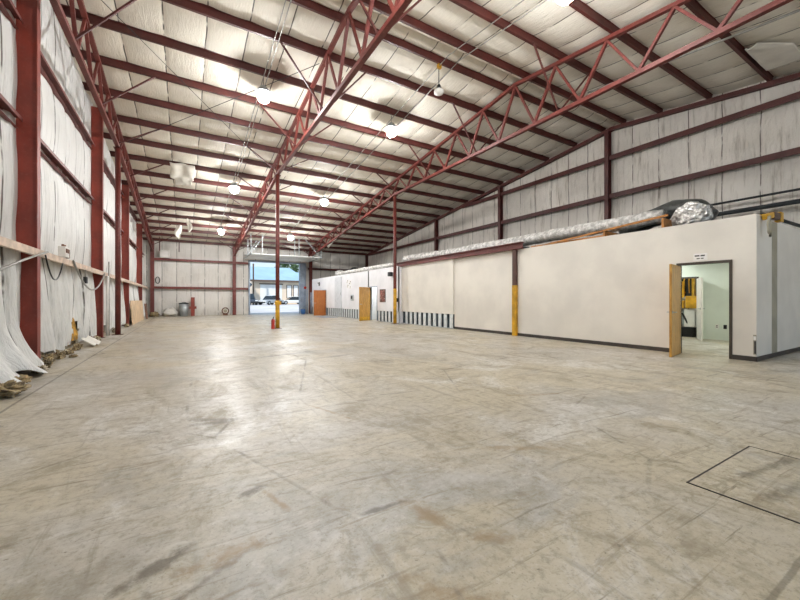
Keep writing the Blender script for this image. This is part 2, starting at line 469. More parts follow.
# ------------------------------------------------------------------ trusses
POSTY = 16.5
def chord_bot(y):
    a = 6.84
    return a if y <= POSTY else a - SL*(y-POSTY)
def chord_top(y): return sheet(y)-.215-.055
tn = {TX[0]: 'red steel roof truss close along the left wall', TX[1]: 'red steel roof truss over the middle of the floor, left of the two free ones',
      TX[2]: 'red steel roof truss at right, crossing above the cream office partition'}
for X in TX:
    t = empty('roof_truss', (X, POSTY, 0), tn[X], 'truss', 'roof trusses')
    y0, y1 = .4, 32.55
    b = MB(); b.bar((X, y0, chord_top(y0)), (X, YR, chord_top(YR)), .11, .1); b.bar((X, YR, chord_top(YR)), (X, y1, chord_top(y1)), .11, .1)
    b.build('top_chord', 'red', t)
    b = MB(); b.bar((X, y0, chord_bot(y0)), (X, POSTY, chord_bot(POSTY)), .12, .11); b.bar((X, POSTY, chord_bot(POSTY)), (X, y1, chord_bot(y1)), .12, .11)
    b.build('bottom_chord', 'red', t)
    ts = [YR+1.53*k for k in range(-5, 16)]; bs = [YR-.765+1.53*k for k in range(-4, 17)]
    for ty in ts:
        for by in (ty-.765, ty+.765):
            if by < y0 or by > y1 or ty < y0 or ty > y1: continue
            w = .075 if by > ty else .06
            dx = .0
            p = Vector((X+dx, ty, chord_top(ty)-.04)); q = Vector((X+dx, by, chord_bot(by)+.04))
            MB().bar(p, q, w, w, (1, 0, 0)).build('web_member', 'red', t)
    for by in (YR-1.75, YR+1.75, YR+4.75, YR+7.75, YR+10.75, YR+13.75, YR+16.75, YR+19.75, YR+22.75):
        for sg in (-1, 1):
            if X < 0 and sg < 0: continue
            MB().bar((X+sg*.05, by+.12, chord_bot(by)+.06), (X+sg*1.32, by-.03, sheet(by)-.21), .042, .042).build('flange_brace', 'purlin', t)

# posts under the trusses
def post(X, label, ztop, yel, marks=False):
    t = empty('steel_post', (X, POSTY, 0), label, 'post', 'round steel posts under the trusses')
    MB().lathe([(.085, .012), (.085, ztop-.02)], (X, POSTY, 0), 20).build('shaft', 'red', t, True)
    MB().box(X-.16, X+.16, POSTY-.16, POSTY+.16, 0, .014).build('base_plate', 'darkred', t)
    MB().box(X-.12, X+.12, POSTY-.12, POSTY+.12, ztop-.02, ztop).build('cap_plate', 'red', t)
    if yel:
        o = MB().lathe([(.092, .016), (.092, yel)], (X, POSTY, 0), 20).build('yellow_band', 'yellow', t, True)
    return t
zt = chord_bot(POSTY)-.06
post(TX[0], 'slim red steel post standing free beside the left wall, without yellow paint', zt, 0)
p1 = post(TX[1], 'slim red post with yellow foot standing alone in the middle of the floor', zt, 1.25)
MB().box(TX[1]-.14, TX[1]+.14, POSTY-.1, POSTY-.09, 1.05, 1.2).build('collar', 'yellow', p1)
p2 = post(TX[2], 'slim red post with tall yellow band in front of the office partition', zt, 1.85)
MB().box(TX[2]+.06, TX[2]+.14, POSTY-.11, POSTY-.05, 1.15, 1.35).build('switch_box', 'black', p2)

# ------------------------------------------------------------------ left wall
GZ = [2.22, 4.6, 6.4]
COLS_L = [9.3, 15.5, 22.1, 28.5]
def edge_noise(y, s): return mnoise.noise(Vector((y*1.7, s, 0)))
def left_panel(u, v):
    y = -2.0 + (YF+2.0)*u
    zt_ = sheet(y)-.02
    z = 2.2 + (zt_-2.2)*v
    t = .5
    ls = [g for g in GZ if g < zt_-.05] + [zt_]
    for a, c in zip(ls, ls[1:]):
        if a <= z <= c: t = (z-a)/(c-a)
    su = ((y-12.6)/SEAM) % 1
    bl = .13*max(0, math.sin(math.pi*t))**.55*(.4+.6*max(0, math.sin(math.pi*su))**.5)
    cd = .8+.2*min(1, min(abs(y-c) for c in COLS_L)/.45)**.7
    bl = max(bl, .095) if min(abs(y-c) for c in COLS_L) < .4 else bl
    return (XL+.01+(bl*.95+.015*mnoise.noise(Vector((y*2, z*1.5, 5))))*cd, y, z)
b = MB(); b.grid(left_panel, 350, 70, lambda u, v: ((-2+(YF+2)*u-12.6)/SEAM, v*6))
def zbot(y): return (.1 if y > 9.3 else .03) + .25*max(0, edge_noise(y*1.3, 2)) + .16*max(0, edge_noise(y*4, 9)) + .05*edge_noise(y*11, 3)
def left_drape(u, v):
    y = -2.0 + (YF+2.0)*u
    zb = zbot(y); z = zb + (2.24-zb)*v
    k = (1-v)
    rip = .05*math.sin(y*8+1.3*math.sin(y*2.1)+z*.6) + .04*math.sin(y*17+2*math.sin(y*3.3)-z*1.1) + .05*mnoise.noise(Vector((y*3, z*1.2, 1)))
    cd = min(1, min(abs(y-c) for c in COLS_L)/.3)
    x = XL+.10 + (.05 + rip*(.35+.65*k**.6)*1.45 + .06*k)*(.5+.5*cd)
    if 5.0 < y < 9.2:                      # the loose sheet that flares over the slab
        m = min(1, (y-5.0)/2.2)*min(1, (9.2-y)/.35)*(max(0, 1-z/1.0))**2.3
        x += (.46+.10*math.sin(y*7)+.06*math.sin(y*15+z*3))*m
    return (x, y, z)
def gap(u, v):
    y = -2.0 + (YF+2.0)*u
    n = mnoise.noise(Vector((y*5, v*9, 4)))
    return (12.35 < y < 13.3 and v < .30+.08*n and n > -.35) or (11.9 < y < 12.15 and v < .22+.05*n) or (16.3 < y < 16.9 and v < .1)
b.grid(left_drape, 900, 36, lambda u, v: ((-2+(YF+2)*u-12.6)/SEAM+.15, v*2), gap)
b.box(XL-.12, XL-.05, YN, YF, 0, 6.9)
b.prism([(YN, 6.9), (YN, sheet(YN)), (YR, sheet(YR)), (YF, sheet(YF)), (YF, 5.8)], 0, XL-.12, XL-.05)
wl = struct(b.build('wall_left', 'ins_left', smooth=True), 'left wall faced with loose white vinyl insulation, ragged at the foot', 'wall')
b = MB(); b.grid(lambda u, v: (XL+.05+.04*mnoise.noise(Vector((40*u*2, v*4, 2))), 2+31*u, .01+1.1*v), 220, 10)
b.build('fibreglass_batt', 'fibre', wl)

def girt(name, x, ya, yb, z, m, label, depth=.2):
    b = MB(); b.box(x-depth, x, ya, yb, z-.012, z); b.box(x-.012, x, ya, yb, z-.07, z-.012)
    b.box(x-depth, x-depth+.012, ya, yb, z-.2, z-.012); b.box(x-depth, x-.06, ya, yb, z-.2, z-.19)
    return tag(b.build(name, m), label, 'girt', 'wall girts')
gl = [(2.22, 'lowest'), (4.6, 'second'), (6.4, 'third')]
edges = [2.0] + COLS_L + [YF-.25]
bay = ['in front of the first column', 'between the first and second columns', 'between the second and third columns', 'between the third and fourth columns', 'from the fourth column to the far corner']
for z, wd in gl:
    if z < 3:
        b = MB(); b.box(-2.40, -2.335, 2.0, YF-.3, z-.13, z); b.box(-2.6, -2.40, 2.0, YF-.3, z-.02, z)
        tag(b.build('wall_girt', 'girtpale'), 'long dusty pale lowest girt running along the left wall', 'girt', 'wall girts')
    else:
        for k in range(5):
            girt('wall_girt', -2.54, edges[k]+(.09 if k else 0), edges[k+1]-.09, z, 'red',
                 '%s red girt up the left wall, %s' % (wd, bay[k]), .18)

for k, y in enumerate(COLS_L):
    t = empty('wall_column', (-2.47, y, 0), '%s red steel column along the left wall, %s' % (ORD[k], ['large and nearest the camera', 'just before the free post', 'beyond the free post', 'last before the far corner']
              [k]), 'column', 'left wall columns')
    zt2 = min(sheet(y)-.25, 8.4)
    b = MB(); b.add([(-2.72, y-.006, .012), (-2.365, y-.006, .012), (-2.365, y-.006, zt2), (-2.72, y-.006, zt2), (-2.72, y+.006, .012), (-2.365, y+.006, .012), (-2.365, y+.006, zt2), (-2.72, y+.006, zt2)],
          [(0,1,2,3),(7,6,5,4),(0,4,5,1),(1,5,6,2),(2,6,7,3),(3,7,4,0)])
    b.build('web', 'column', t)
    MB().box(-2.365, -2.35, y-.085, y+.085, .012, zt2).build('inner_flange', 'column', t)
    MB().box(-2.72, -2.708, y-.085, y+.085, .012, zt2).build('outer_flange', 'column', t)
    MB().box(-2.72, -2.30, y-.12, y+.12, 0, .012).build('base_plate', 'darkred', t)

# far columns under the truss ends
for X, lab in zip((TX[0], TX[1], 9.98), ('dark red corner column where the left and far walls meet', 'dark red column left of the open roll-up door', 'maroon column right of the open roll-up door')):
    t = empty('end_column', (X, 32.72, 0), lab, 'column', 'columns at the far wall')
    zt2 = sheet(32.7)-.23
    MB().box(X-.008, X+.008, 32.60, 32.84, .012, zt2).build('web', 'red', t)
    MB().box(X-.12, X+.12, 32.585, 32.60, .012, zt2).build('inner_flange', 'red', t)
    MB().box(X-.12, X+.12, 32.84, 32.855, .012, zt2).build('outer_flange', 'red', t)
    MB().box(X-.16, X+.16, 32.55, 32.88, 0, .012).build('base_plate', 'darkred', t)

# ------------------------------------------------------------------ far wall
DX0, DX1, DZ = 4.78, 9.22, 4.5
def far_panel(x0, x1, z0, levels, ph):
    def fn(u, v):
        x = x0+(x1-x0)*u; z = z0+(sheet(YF)-.02-z0)*v
        t = .5; ls = [z0]+[l for l in levels if l > z0]+[sheet(YF)]
        for a, c in zip(ls, ls[1:]):
            if a <= z <= c: t = (z-a)/(c-a)
        su = ((x+1.48)/.96) % 1
        bl = .07*max(0, math.sin(math.pi*t))**.5*(.4+.6*max(0, math.sin(math.pi*su))**.5)
        return (x, YF-.03-bl+.015*mnoise.noise(Vector((x*2, z*2, ph))), z)
    return fn, lambda u, v: ((x0+(x1-x0)*u+1.48)/.96, v*4)
b = MB()
for (x0, x1, z0, ph) in ((XL, DX0-.12, .0, 1), (DX0-.12, DX1+.12, DZ+.1, 2), (DX1+.12, XR, 0, 3)):
    f, g = far_panel(x0, x1, z0, (2.27, 4.42), ph); b.grid(f, int((x1-x0)*10), 40, g)
b.box(XL-.1, DX0, YF+.02, YF+.12, 0, sheet(YF)); b.box(DX1, XR+.1, YF+.02, YF+.12, 0, sheet(YF)); b.box(DX0, DX1, YF+.02, YF+.12, DZ, sheet(YF))
struct(b.build('wall_far', 'ins_far', smooth=True), 'far end wall faced with seamed white insulation around the roll-up door', 'wall')
for z, lab in ((2.27, 'lower dark red girt across the far wall left of the roll-up door'), (4.42, 'upper dark red girt across the far wall left of the roll-up door')):
    b = MB(); b.box(-1.95, 4.6, 32.62, 32.85, z-.012, z); b.box(-1.95, 4.6, 32.62, 32.634, z-.17, z-.012); b.box(-1.95, 4.6, 32.62, 32.7, z-.18, z-.17)
    tag(b.build('wall_girt', 'red'), lab, 'girt', 'wall girts')
b = MB(); b.box(9.7, XR-.1, 32.62, 32.85, 4.18, 4.2); b.box(9.7, XR-.1, 32.62, 32.634, 4.0, 4.18)
tag(b.build('wall_girt', 'purlin'), 'dark girt across the far wall above the white office end', 'girt', 'wall girts')
b = MB(); b.box(DX0-.12, DX0, YF-.3, YF+.12, 0, DZ); struct(b.build('trim_1', 'doorgrey'), 'grey steel jamb left of the roll-up door', 'trim')
b = MB(); b.box(DX1-.27, DX1+.3, YF-.35, YF-.05, 0, DZ); b.box(DX1+.1, DX1+.14, YF-.42, YF-.35, 0, DZ); struct(b.build('trim_2', 'doorgrey'), 'wide blue grey steel jamb right of the roll-up door', 'trim')
b = MB(); b.box(DX0-.12, DX1+.3, YF-.28, YF+.12, DZ, DZ+.1); struct(b.build('trim_3', 'doorgrey'), 'steel head over the roll-up door opening', 'trim')
# overhead door: raised sectional panel, its tracks and hangers
t = empty('overhead_door', (7, 31, DZ+.12), 'white sectional overhead door raised flat below the roof at the far opening', 'overhead door')
for k in range(4):
    MB().box(4.35, 9.65, 28.95+k*.92, 28.95+k*.92+.90, DZ+.22, DZ+.27).build('door_section', 'panelwhite', t, bevel=.01)
for k in range(4):
    yy = 29.35+k*.92; MB().box(4.35, 9.65, yy, yy+.06, DZ+.185, DZ+.22).build('rib', 'panelwhite', t)
for x in (4.27, 9.70):
    MB().box(x, x+.05, 28.8, 32.7, DZ+.18, DZ+.30).build('track', 'galv', t)
b = MB(); b.tube([(4.3, 32.5, DZ+.5), (9.7, 32.5, DZ+.5)], .05, 12); b.build('spring_shaft', 'galv', t, True)
for (x, y) in ((4.29, 29.0), (4.29, 30.6), (5.1, 29.0), (7.6, 29.2), (7.95, 29.2), (6.9, 32.3), (9.72, 29.0), (9.72, 31.0)):
    MB().bar((x, y, DZ+.25), (x, y, sheet(y)-.05), .05, .05).build('hanger', 'galv', t)
for (x, y, dx) in ((4.29, 29.2, 1.0), (9.72, 29.2, -1.3), (4.29, 30.9, .7)):
    MB().bar((x, y, DZ+.3), (x+dx, y, sheet(y)-.1), .05, .05).build('hanger_brace', 'galv', t)

# ------------------------------------------------------------------ right wall
def right_panel(u, v):
    y = YN + (YF-YN)*u; zt_ = sheet(y)-.02; z = 0 + zt_*v
    ls = [0, 3.0, 5.74, 7.36, 9.5]; t = .5
    for a, c in zip(ls, ls[1:]):
        c2 = min(c, zt_+.001)
        if a <= z <= c2: t = (z-a)/(c2-a)
    su = ((y-3.92)/.95) % 1
    bl = .10*max(0, math.sin(math.pi*t))**.55*(.4+.6*max(0, math.sin(math.pi*su))**.5)
    bl += .04*mnoise.noise(Vector((y*1.8, z*1.1, 8)))*math.sin(math.pi*t)
    return (XR-.05-bl*.8, y, z)
b = MB(); b.grid(right_panel, 400, 80, lambda u, v: ((YN+(YF-YN)*u-3.92)/.95, v*6))
b.prism([(YN, 0), (YN, sheet(YN)), (YR, sheet(YR)), (YF, sheet(YF)), (YF, 0)], 0, XR, XR+.1)
struct(b.build('wall_right', 'ins_right', smooth=True), 'right gable wall faced with dirty streaked white insulation', 'wall')
CR = [8.62, 14.7, 20.8]
ed = [1.5] + CR + [32.6]
rb = ['on the near side of the tallest column', 'between the tallest and middle columns', 'between the middle and last columns', 'from the last column to the far corner']
for z, wd in ((5.74, 'lower'), (7.36, 'upper')):
    for k in range(4):
        ya, yb = ed[k]+.09, ed[k+1]-.09
        ym = YR + (8.78-.3-z)/SL
        if yb > ym: yb = ym
        if yb-ya < .5: continue
        b = MB(); b.box(XR-.35, XR-.15, ya, yb, z-.012, z); b.box(XR-.35, XR-.338, ya, yb, z-.18, z-.012); b.box(XR-.35, XR-.28, ya, yb, z-.19, z-.18)
        tag(b.build('wall_girt', 'purlin'), '%s dark girt, right gable wall, %s' % (wd, rb[k]), 'girt', 'wall girts')
for k, y in enumerate(CR + [32.3]):
    t = empty('gable_column', (XR-.28, y, 0), ['tallest dark red column at the right gable wall, under the ridge', 'middle dark red column at the right gable wall', 'last dark red column along the right gable wall',
              'dark column in the far right corner'][k], 'column', 'right gable columns')
    zt2 = sheet(y)-.25
    MB().box(XR-.38, XR-.17, y-.006, y+.006, 0.012, zt2).build('web', 'purlin', t)
    MB().box(XR-.395, XR-.38, y-.085, y+.085, 0.012, zt2).build('inner_flange', 'purlin', t)
    MB().box(XR-.17, XR-.158, y-.085, y+.085, 0.012, zt2).build('outer_flange', 'purlin', t)
    MB().box(XR-.42, XR-.15, y-.11, y+.11, 0, .012).build('base_plate', 'darkred', t)
b = MB()
for (ya, yb) in ((1.0, YR), (YR, 32.4)):
    b.bar((XR-.25, ya, sheet(ya)-.30), (XR-.25, yb, sheet(yb)-.30), .18, .14)
tag(b.build('rake_beam', 'purlin'), 'dark red beam following the roof slope along the top of the right gable wall', 'beam')

# ------------------------------------------------------------------ office partition
PX, PY0, PZ = 10.1, 2.59, 3.05
DY0, DY1, DH = 3.02, 3.94, 2.09
b = MB()
b.box(PX, PX+.12, PY0, DY0, 0, PZ); b.box(PX, PX+.12, DY1, 12.25, 0, PZ); b.box(PX, PX+.12, DY0, DY1, DH, PZ)
b.box(PX+.12, 11.06, PY0, PY0+.12, 0, PZ); b.box(11.42, 15.4, PY0, PY0+.12, 0, PZ-.03); b.box(11.06, 11.42, PY0+.06, PY0+.12, 0, PZ-.03)
struct(b.build('wall_partition', 'wallpaint'), 'cream painted office partition with the open doorway at right', 'wall')
b = MB(); b.box(11.06, 11.42, PY0-.004, PY0+.055, .1, PZ-.06); struct(b.build('end_strip', 'taupe'), 'taupe vertical strip on the end face of the office partition', 'trim')  # plain darker band down the end face
b = MB(); b.box(PX-.008, PX, PY0-.008, DY0-.05, 0, .1); b.box(PX-.008, PX, DY1+.05, 12.25, 0, .1); b.box(PX-.008, 15.4, PY0-.008, PY0, 0, .1)
struct(b.build('baseboard_partition', 'basebd'), 'dark vinyl baseboard along the office partition', 'baseboard')
b = MB(); b.box(PX-.02, PX+.14, DY0-.05, DY0, 0, DH+.05); b.box(PX-.02, PX+.14, DY1, DY1+.05, 0, DH+.05); b.box(PX-.02, PX+.14, DY0, DY1, DH, DH+.05)
struct(b.build('trim_5', 'frame'), 'dark steel frame around the near office doorway', 'trim')
# studs section
PX2 = 10.02
def stud_wall(name, x, ya, yb, ztop, zs, m, sp, label, studw=.07, holes=()):
    b = MB(); segs = []; y = ya
    for (h0, h1, hz) in holes:
        b.box(x, x+.1, y, h0, zs, ztop); b.box(x, x+.1, h0, h1, hz, ztop); segs.append((y, h0)); y = h1
    b.box(x, x+.1, y, yb, zs, ztop); segs.append((y, yb))
    w = struct(b.build(name, m), label, 'wall')
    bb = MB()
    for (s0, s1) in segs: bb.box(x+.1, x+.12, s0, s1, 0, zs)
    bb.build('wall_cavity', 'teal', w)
    M['stud'] = M.get('stud') or simple('stud_metal', (214, 220, 222), .45, .08, 5)
    bb = MB()
    for (s0, s1) in segs: bb.box(x+.015, x+.06, s0, s1, 0, .03)
    bb.build('floor_track', 'galv', w)
    for (s0, s1) in segs:
        n = int((s1-s0)/sp)
        for k in range(n+1):
            yy = s0+.05+k*sp
            if yy+studw > s1: break
            MB().box(x+.012, x+.045, yy, yy+studw, .03, zs).build('wall_stud', 'stud', w)
    return w
stud_wall('wall_office', PX2, 12.25, 16.6, PZ, .64, 'wallpaint', .41, 'cream office wall stripped to bare metal studs along its foot', .21)
PX3 = 9.8
stud_wall('wall_shop', PX3, 16.6, 31.7, PZ+.02, .62, 'whitepaint', .41, 'white office wall at the far end with stripped foot and two doors', .2,
          holes=((19.05, 19.95, 2.03), (27.95, 28.85, 2.03)))
b = MB(); b.box(PX3+.02, PX2+.1, 16.6, 16.7, 0, PZ); b.box(PX3+.1, XR-.4, 31.6, 31.7, 0, PZ); struct(b.build('wall_shop_end', 'whitepaint'), 'far end face of the white offices', 'wall')
b = MB(); b.box(PX+.12, XR-.42, PY0+.12, 30.6, PZ-.12, PZ-.04); struct(b.build('office_roof_deck', 'dark'), 'dark flat deck over the offices', 'roof')
# interiors
RX = 14.45
b = MB(); IY0, IY1 = 5.14, 6.2
b.box(RX, RX+.1, PY0+.12, IY0, 0, 2.93); b.box(RX, RX+.1, IY1, 9.0, 0, 2.93); b.box(RX, RX+.1, IY0, IY1, 1.98, 2.93)
b.box(PX+.12, XR-.45, 9.0, 9.1, 0, 2.93)
struct(b.build('wall_room', 'greenpaint'), 'pale green inner walls of the room seen through the near doorway', 'wall')
b = MB(); b.box(PX+.12, XR-.45, PY0+.12, 9.0, 2.62, 2.66); struct(b.build('ceiling_room', 'whitepaint'), 'white ceiling of the room behind the near doorway', 'ceiling')
b = MB(); b.box(RX-.02, RX+.12, IY0-.05, IY0, 0, 2.03); b.box(RX-.02, RX+.12, IY1, IY1+.05, 0, 2.03); b.box(RX-.02, RX+.12, IY0, IY1, 1.98, 2.03)
struct(b.build('trim_6', 'frame'), 'dark frame of the inner doorway in the pale green room', 'trim')
t = empty('ceiling_light', (12.5, 4.1, 2.56), 'bright flat ceiling light inside the pale green room', 'ceiling light')
MB().box(11.6, 12.8, 3.0, 3.6, 2.57, 2.62).build('housing', 'plastic_white', t); MB().box(11.63, 12.77, 3.03, 3.57, 2.555, 2.57).build('diffuser', 'roomlamp', t)
t = empty('ceiling_light', (13.5, 5.8, 2.56), 'flat ceiling light deeper in the pale green room, beyond the doorway head', 'ceiling light')
MB().box(12.8, 14.0, 5.6, 6.2, 2.57, 2.62).build('housing', 'plastic_white', t); MB().box(12.83, 13.97, 5.63, 6.17, 2.555, 2.57).build('diffuser', 'roomlamp', t)
for (ya, lab) in ((4.62, 'left of the two small wall outlets inside the pale green room'), (4.42, 'right dark wall outlet inside the pale green room')):
    t = empty('wall_outlet', (RX-.01, ya, .4), lab, 'outlet')
    MB().box(RX-.012, RX, ya-.04, ya+.04, .36, .49).build('face_plate', 'plastic_white' if ya > 4.5 else 'black', t)
    for dz in (.395, .44): MB().box(RX-.015, RX-.012, ya-.018, ya+.018, dz, dz+.025).build('socket', 'black', t)
t = empty('ceiling_light', (15.0, 5.5, 2.56), 'added fill light above the yellow machine beyond the green room', 'ceiling light')  # extra light added to brighten the machine, its fixture is invented
MB().box(14.6, 15.25, 5.2, 6.2, 2.57, 2.62).build('housing', 'plastic_white', t); MB().box(14.63, 15.22, 5.23, 6.17, 2.555, 2.57).build('diffuser', 'roomlamp', t)
# room 2 behind second door: bright white
b = MB(); b.box(PX3+1.6, PX3+1.7, 17.7, 21.5, 0, 2.9); b.box(PX3+.12, PX3+1.6, 20.6, 20.7, 0, 2.9); struct(b.build('wall_closet', 'whitepaint'), 'white inner wall behind the second office door', 'wall')
t = empty('ceiling_light', (10.6, 19.5, 2.7), 'ceiling light in the small room behind the yellow door', 'ceiling light')
MB().box(10.2, 11.0, 19.0, 20.0, 2.72, 2.78).build('housing', 'plastic_white', t); MB().box(10.23, 10.97, 19.03, 19.97, 2.705, 2.72).build('diffuser', 'roomlamp', t)

def door_leaf(n, hinge, free, z1, m, label, handle='galv', kick=False, lever=True):
    h_, f_ = Vector((hinge[0], hinge[1], 0)), Vector((free[0], free[1], 0)); d = (f_-h_).normalized(); L = (f_-h_).length
    o = bpy.data.objects.new(n, None); COL.objects.link(o); o.location = (h_.x, h_.y, 0); WORLD[o.name] = h_.copy()
    o['kind'] = 'structure'; o['label'] = label; o['category'] = 'door'
    up = Vector((0, 0, 1)); mid = (h_+f_)/2
    MB().bar(mid+up*.012, mid+up*z1, L, .045, (-d.y, d.x, 0)).build('door_leaf', m, o, bevel=.003)
    nrm = Vector((-d.y, d.x, 0))
    for sg in (-1, 1):
        hp = h_+d*(L-.07)+up*1.0
        b = MB(); b.tube([hp+nrm*sg*.022, hp+nrm*sg*.034], .03, 14); b.tube([hp+nrm*sg*.03, hp+nrm*sg*.075, hp+nrm*sg*.08-d*.11], .010, 8)
        b.build('door_handle', handle, o, True)
        if kick:
            c = mid+nrm*sg*.025; MB().bar(c+up*.02, c+up*.24, L-.06, .004, (-d.y, d.x, 0)).build('kick_plate', 'yellow', o)
    for z in (.25, 1.05, 1.85): MB().tube([h_+up*z, h_+up*(z+.1)], .012, 8).build('hinge', handle, o)
    return o
door_leaf('door_1', (PX-.03, DY1-.02), (9.17, 3.74), 2.06, 'wood', 'light wooden door swung open from the near office doorway')
d2 = door_leaf('door_2', (PX3-.03, 19.92), (8.86, 19.48), 2.02, 'wood', 'yellowish wooden door standing open in the white office wall', kick=True)
d3 = door_leaf('door_3', (PX3-.03, 28.0), (8.77, 27.95), 2.02, 'wood2', 'brown wooden door standing open at the far end near the roll-up door')
d4 = door_leaf('door_4', (RX-.03, IY0-.02), (13.62, 4.72), 1.96, 'plastic_white', 'white inner door standing open in the pale green room')
for (ya, yb, nm) in ((19.05, 19.95, 'trim_7'), (27.95, 28.85, 'trim_8')):
    b = MB(); b.box(PX3-.015, PX3+.115, ya-.045, ya, 0, 2.07); b.box(PX3-.015, PX3+.115, yb, yb+.045, 0, 2.07); b.box(PX3-.015, PX3+.115, ya, yb, 2.03, 2.07)
    struct(b.build(nm, 'doorgrey'), 'grey frame of the %s white wall doorway' % ('nearer' if ya < 20 else 'farther'), 'trim')

# engaged post and beam
t = empty('engaged_post', (PX-.03, 8.86, 0), 'post with brown top and yellow lower half set against the cream partition', 'post')
MB().box(PX-.10, PX, 8.78, 8.94, 1.78, PZ-.02).build('upper_shaft', 'darkred', t); MB().box(PX-.105, PX, 8.775, 8.945, 0, 1.78).build('lower_shaft', 'yellow', t)
b = MB()
b.box(PX-.16, PX+.02, 8.5, 17.3, PZ+.20, PZ+.225); b.box(PX-.16, PX+.02, 8.5, 17.3, PZ, PZ+.02); b.box(PX-.08, PX-.06, 8.5, 17.3, PZ+.02, PZ+.20)
tag(b.build('mezzanine_beam', 'red'), 'rust red steel beam along the top of the cream partition between the two posts', 'beam')

# small things on the walls
t = empty('door_sign', (PX-.004, 3.53, 2.18), 'small white paper sign stuck above the near office doorway', 'sign')
MB().box(PX-.004, PX, 3.40, 3.66, 2.17, 2.33).build('sheet', 'paper', t)
def letters(par, x, y, z, hgt, word, m='ink'):
    """dashes standing for an unreadable line of small print"""
    b = MB()
    for i, wdt in enumerate(word): 
        b.box(x-.002, x, y-wdt, y, z, z+hgt); y -= wdt+.02
    b.build('print', m, par)
letters(t, PX-.004, 3.635, 2.265, .03, (.09, .08)); letters(t, PX-.004, 3.60, 2.205, .022, (.06, .05))
t = empty('corner_guard', (PX-.006, PY0+.04, .12), 'scuffed dark strip on the corner of the cream partition near the floor', 'corner guard')
MB().box(PX-.006, PX, PY0, PY0+.05, .14, .55).build('strip', 'taupe', t); MB().box(PX-.008, PX-.006, PY0+.005, PY0+.035, .16, .42).build('worn_patch', 'ink', t); MB().box(PX-.008, PX-.006, PY0+.005, PY0+.045, .44, .52).build('label_patch', 'paper', t)
def poster_mat():
    tt = NT('dark_poster'); p = tt.pos(); n = tt.noise(p, 7, 4, .6, 1.)
    c = tt.mix(tt.ramp(n, .35, .6), srgb(44, 40, 42), srgb(150, 92, 84)); c = tt.mix(tt.ramp(tt.noise(p, 11, 3), .6, .68), c, srgb(214, 206, 200))
    return tt.out(c, .5)
M['poster'] = poster_mat()
t = empty('wall_poster', (PX3-.01, 18.3, 1.15), 'dark framed picture on the white wall beside the yellowish door', 'poster')
MB().box(PX3-.02, PX3, 17.97, 18.65, 1.13, 1.87).build('frame', 'black', t); MB().box(PX3-.024, PX3-.02, 18.0, 18.62, 1.16, 1.84).build('picture', 'poster', t)
t = empty('wall_notice', (PX3-.005, 23.2, 2.1), 'small cluster of faded paper notices high on the white wall', 'notice')
for (y, z, w, h_) in ((22.9, 2.3, .35, .3), (23.4, 2.42, .3, .25), (23.35, 2.1, .28, .24), (22.95, 2.02, .22, .2)):
    b = MB(); b.box(PX3-.004, PX3, y, y+w, z, z+h_); b.build('sheet', 'paper', t)
    b = MB(); b.box(PX3-.006, PX3-.004, y+.05, y+w*.5, z+h_*.55, z+h_*.8); b.box(PX3-.006, PX3-.004, y+w*.55, y+w-.04, z+.05, z+h_*.4); b.build('print', 'ink', t)
t = empty('meter_box', (PX3-.05, 22.6, 1.3), 'small grey meter box on the white wall left of the yellowish door', 'electrical box')
MB().box(PX3-.09, PX3+.01, 22.45, 22.8, 1.2, 1.6).build('housing', 'galv', t, bevel=.01); MB().box(PX3-.095, PX3-.09, 22.5, 22.75, 1.32, 1.52).build('cover', 'dark', t)
t = empty('electrical_panel', (PX3-.05, 25.6, .62), 'tall pale grey panel box on the far white wall', 'electrical panel')
MB().box(PX3-.06, PX3, 24.6, 25.9, .62, 2.95).build('housing', simple('pale_grey_panel', (208, 210, 214), .5, .05), t, bevel=.01); MB().box(PX3-.066, PX3-.06, 24.66, 24.70, 1.6, 1.8).build('latch', 'black', t)
b = MB(); b.tube([(PX3-.03, 20.15, 2.05), (PX3-.03, 20.15, 3.05)], .025, 8); b.build('wall_pipe', 'dark', None, True)
tag(bpy.data.objects['wall_pipe'], 'thin dark pipe on the white wall above the yellowish door', 'pipe')
t = empty('wall_clip', (PX3-.02, 29.6, 2.5), 'small black bracket high on the far end of the white wall', 'bracket')
b = MB(); b.box(PX3-.06, PX3, 29.55, 29.72, 2.42, 2.74); b.box(PX3-.16, PX3-.06, 29.6, 29.67, 2.62, 2.7); b.build('bracket_body', 'black', t)
b = MB(); b.lathe([(.0, 0), (.12, 0), (.12, .025), (0, .025)], (0, 0, 0), 18); 
s = b.build('safety_sign', 'ext_red', None, True); s.location = (9.4, 32.5, 2.35); s.rotation_euler = (math.pi/2, 0, 0)
tag(s, 'round reddish sign on the right jamb of the roll-up door', 'sign')
t = empty('wall_speaker', (PX-.2, 16.9, 2.75), 'small black floodlight on the partition top beside the yellow banded post', 'floodlight')
b = MB(); b.box(9.55, 9.75, 17.05, 17.3, 2.55, 2.78); b.build('housing', 'black', t, bevel=.02); MB().box(9.75, 9.80, 17.15, 17.2, 2.64, 2.69).build('bracket', 'black', t)

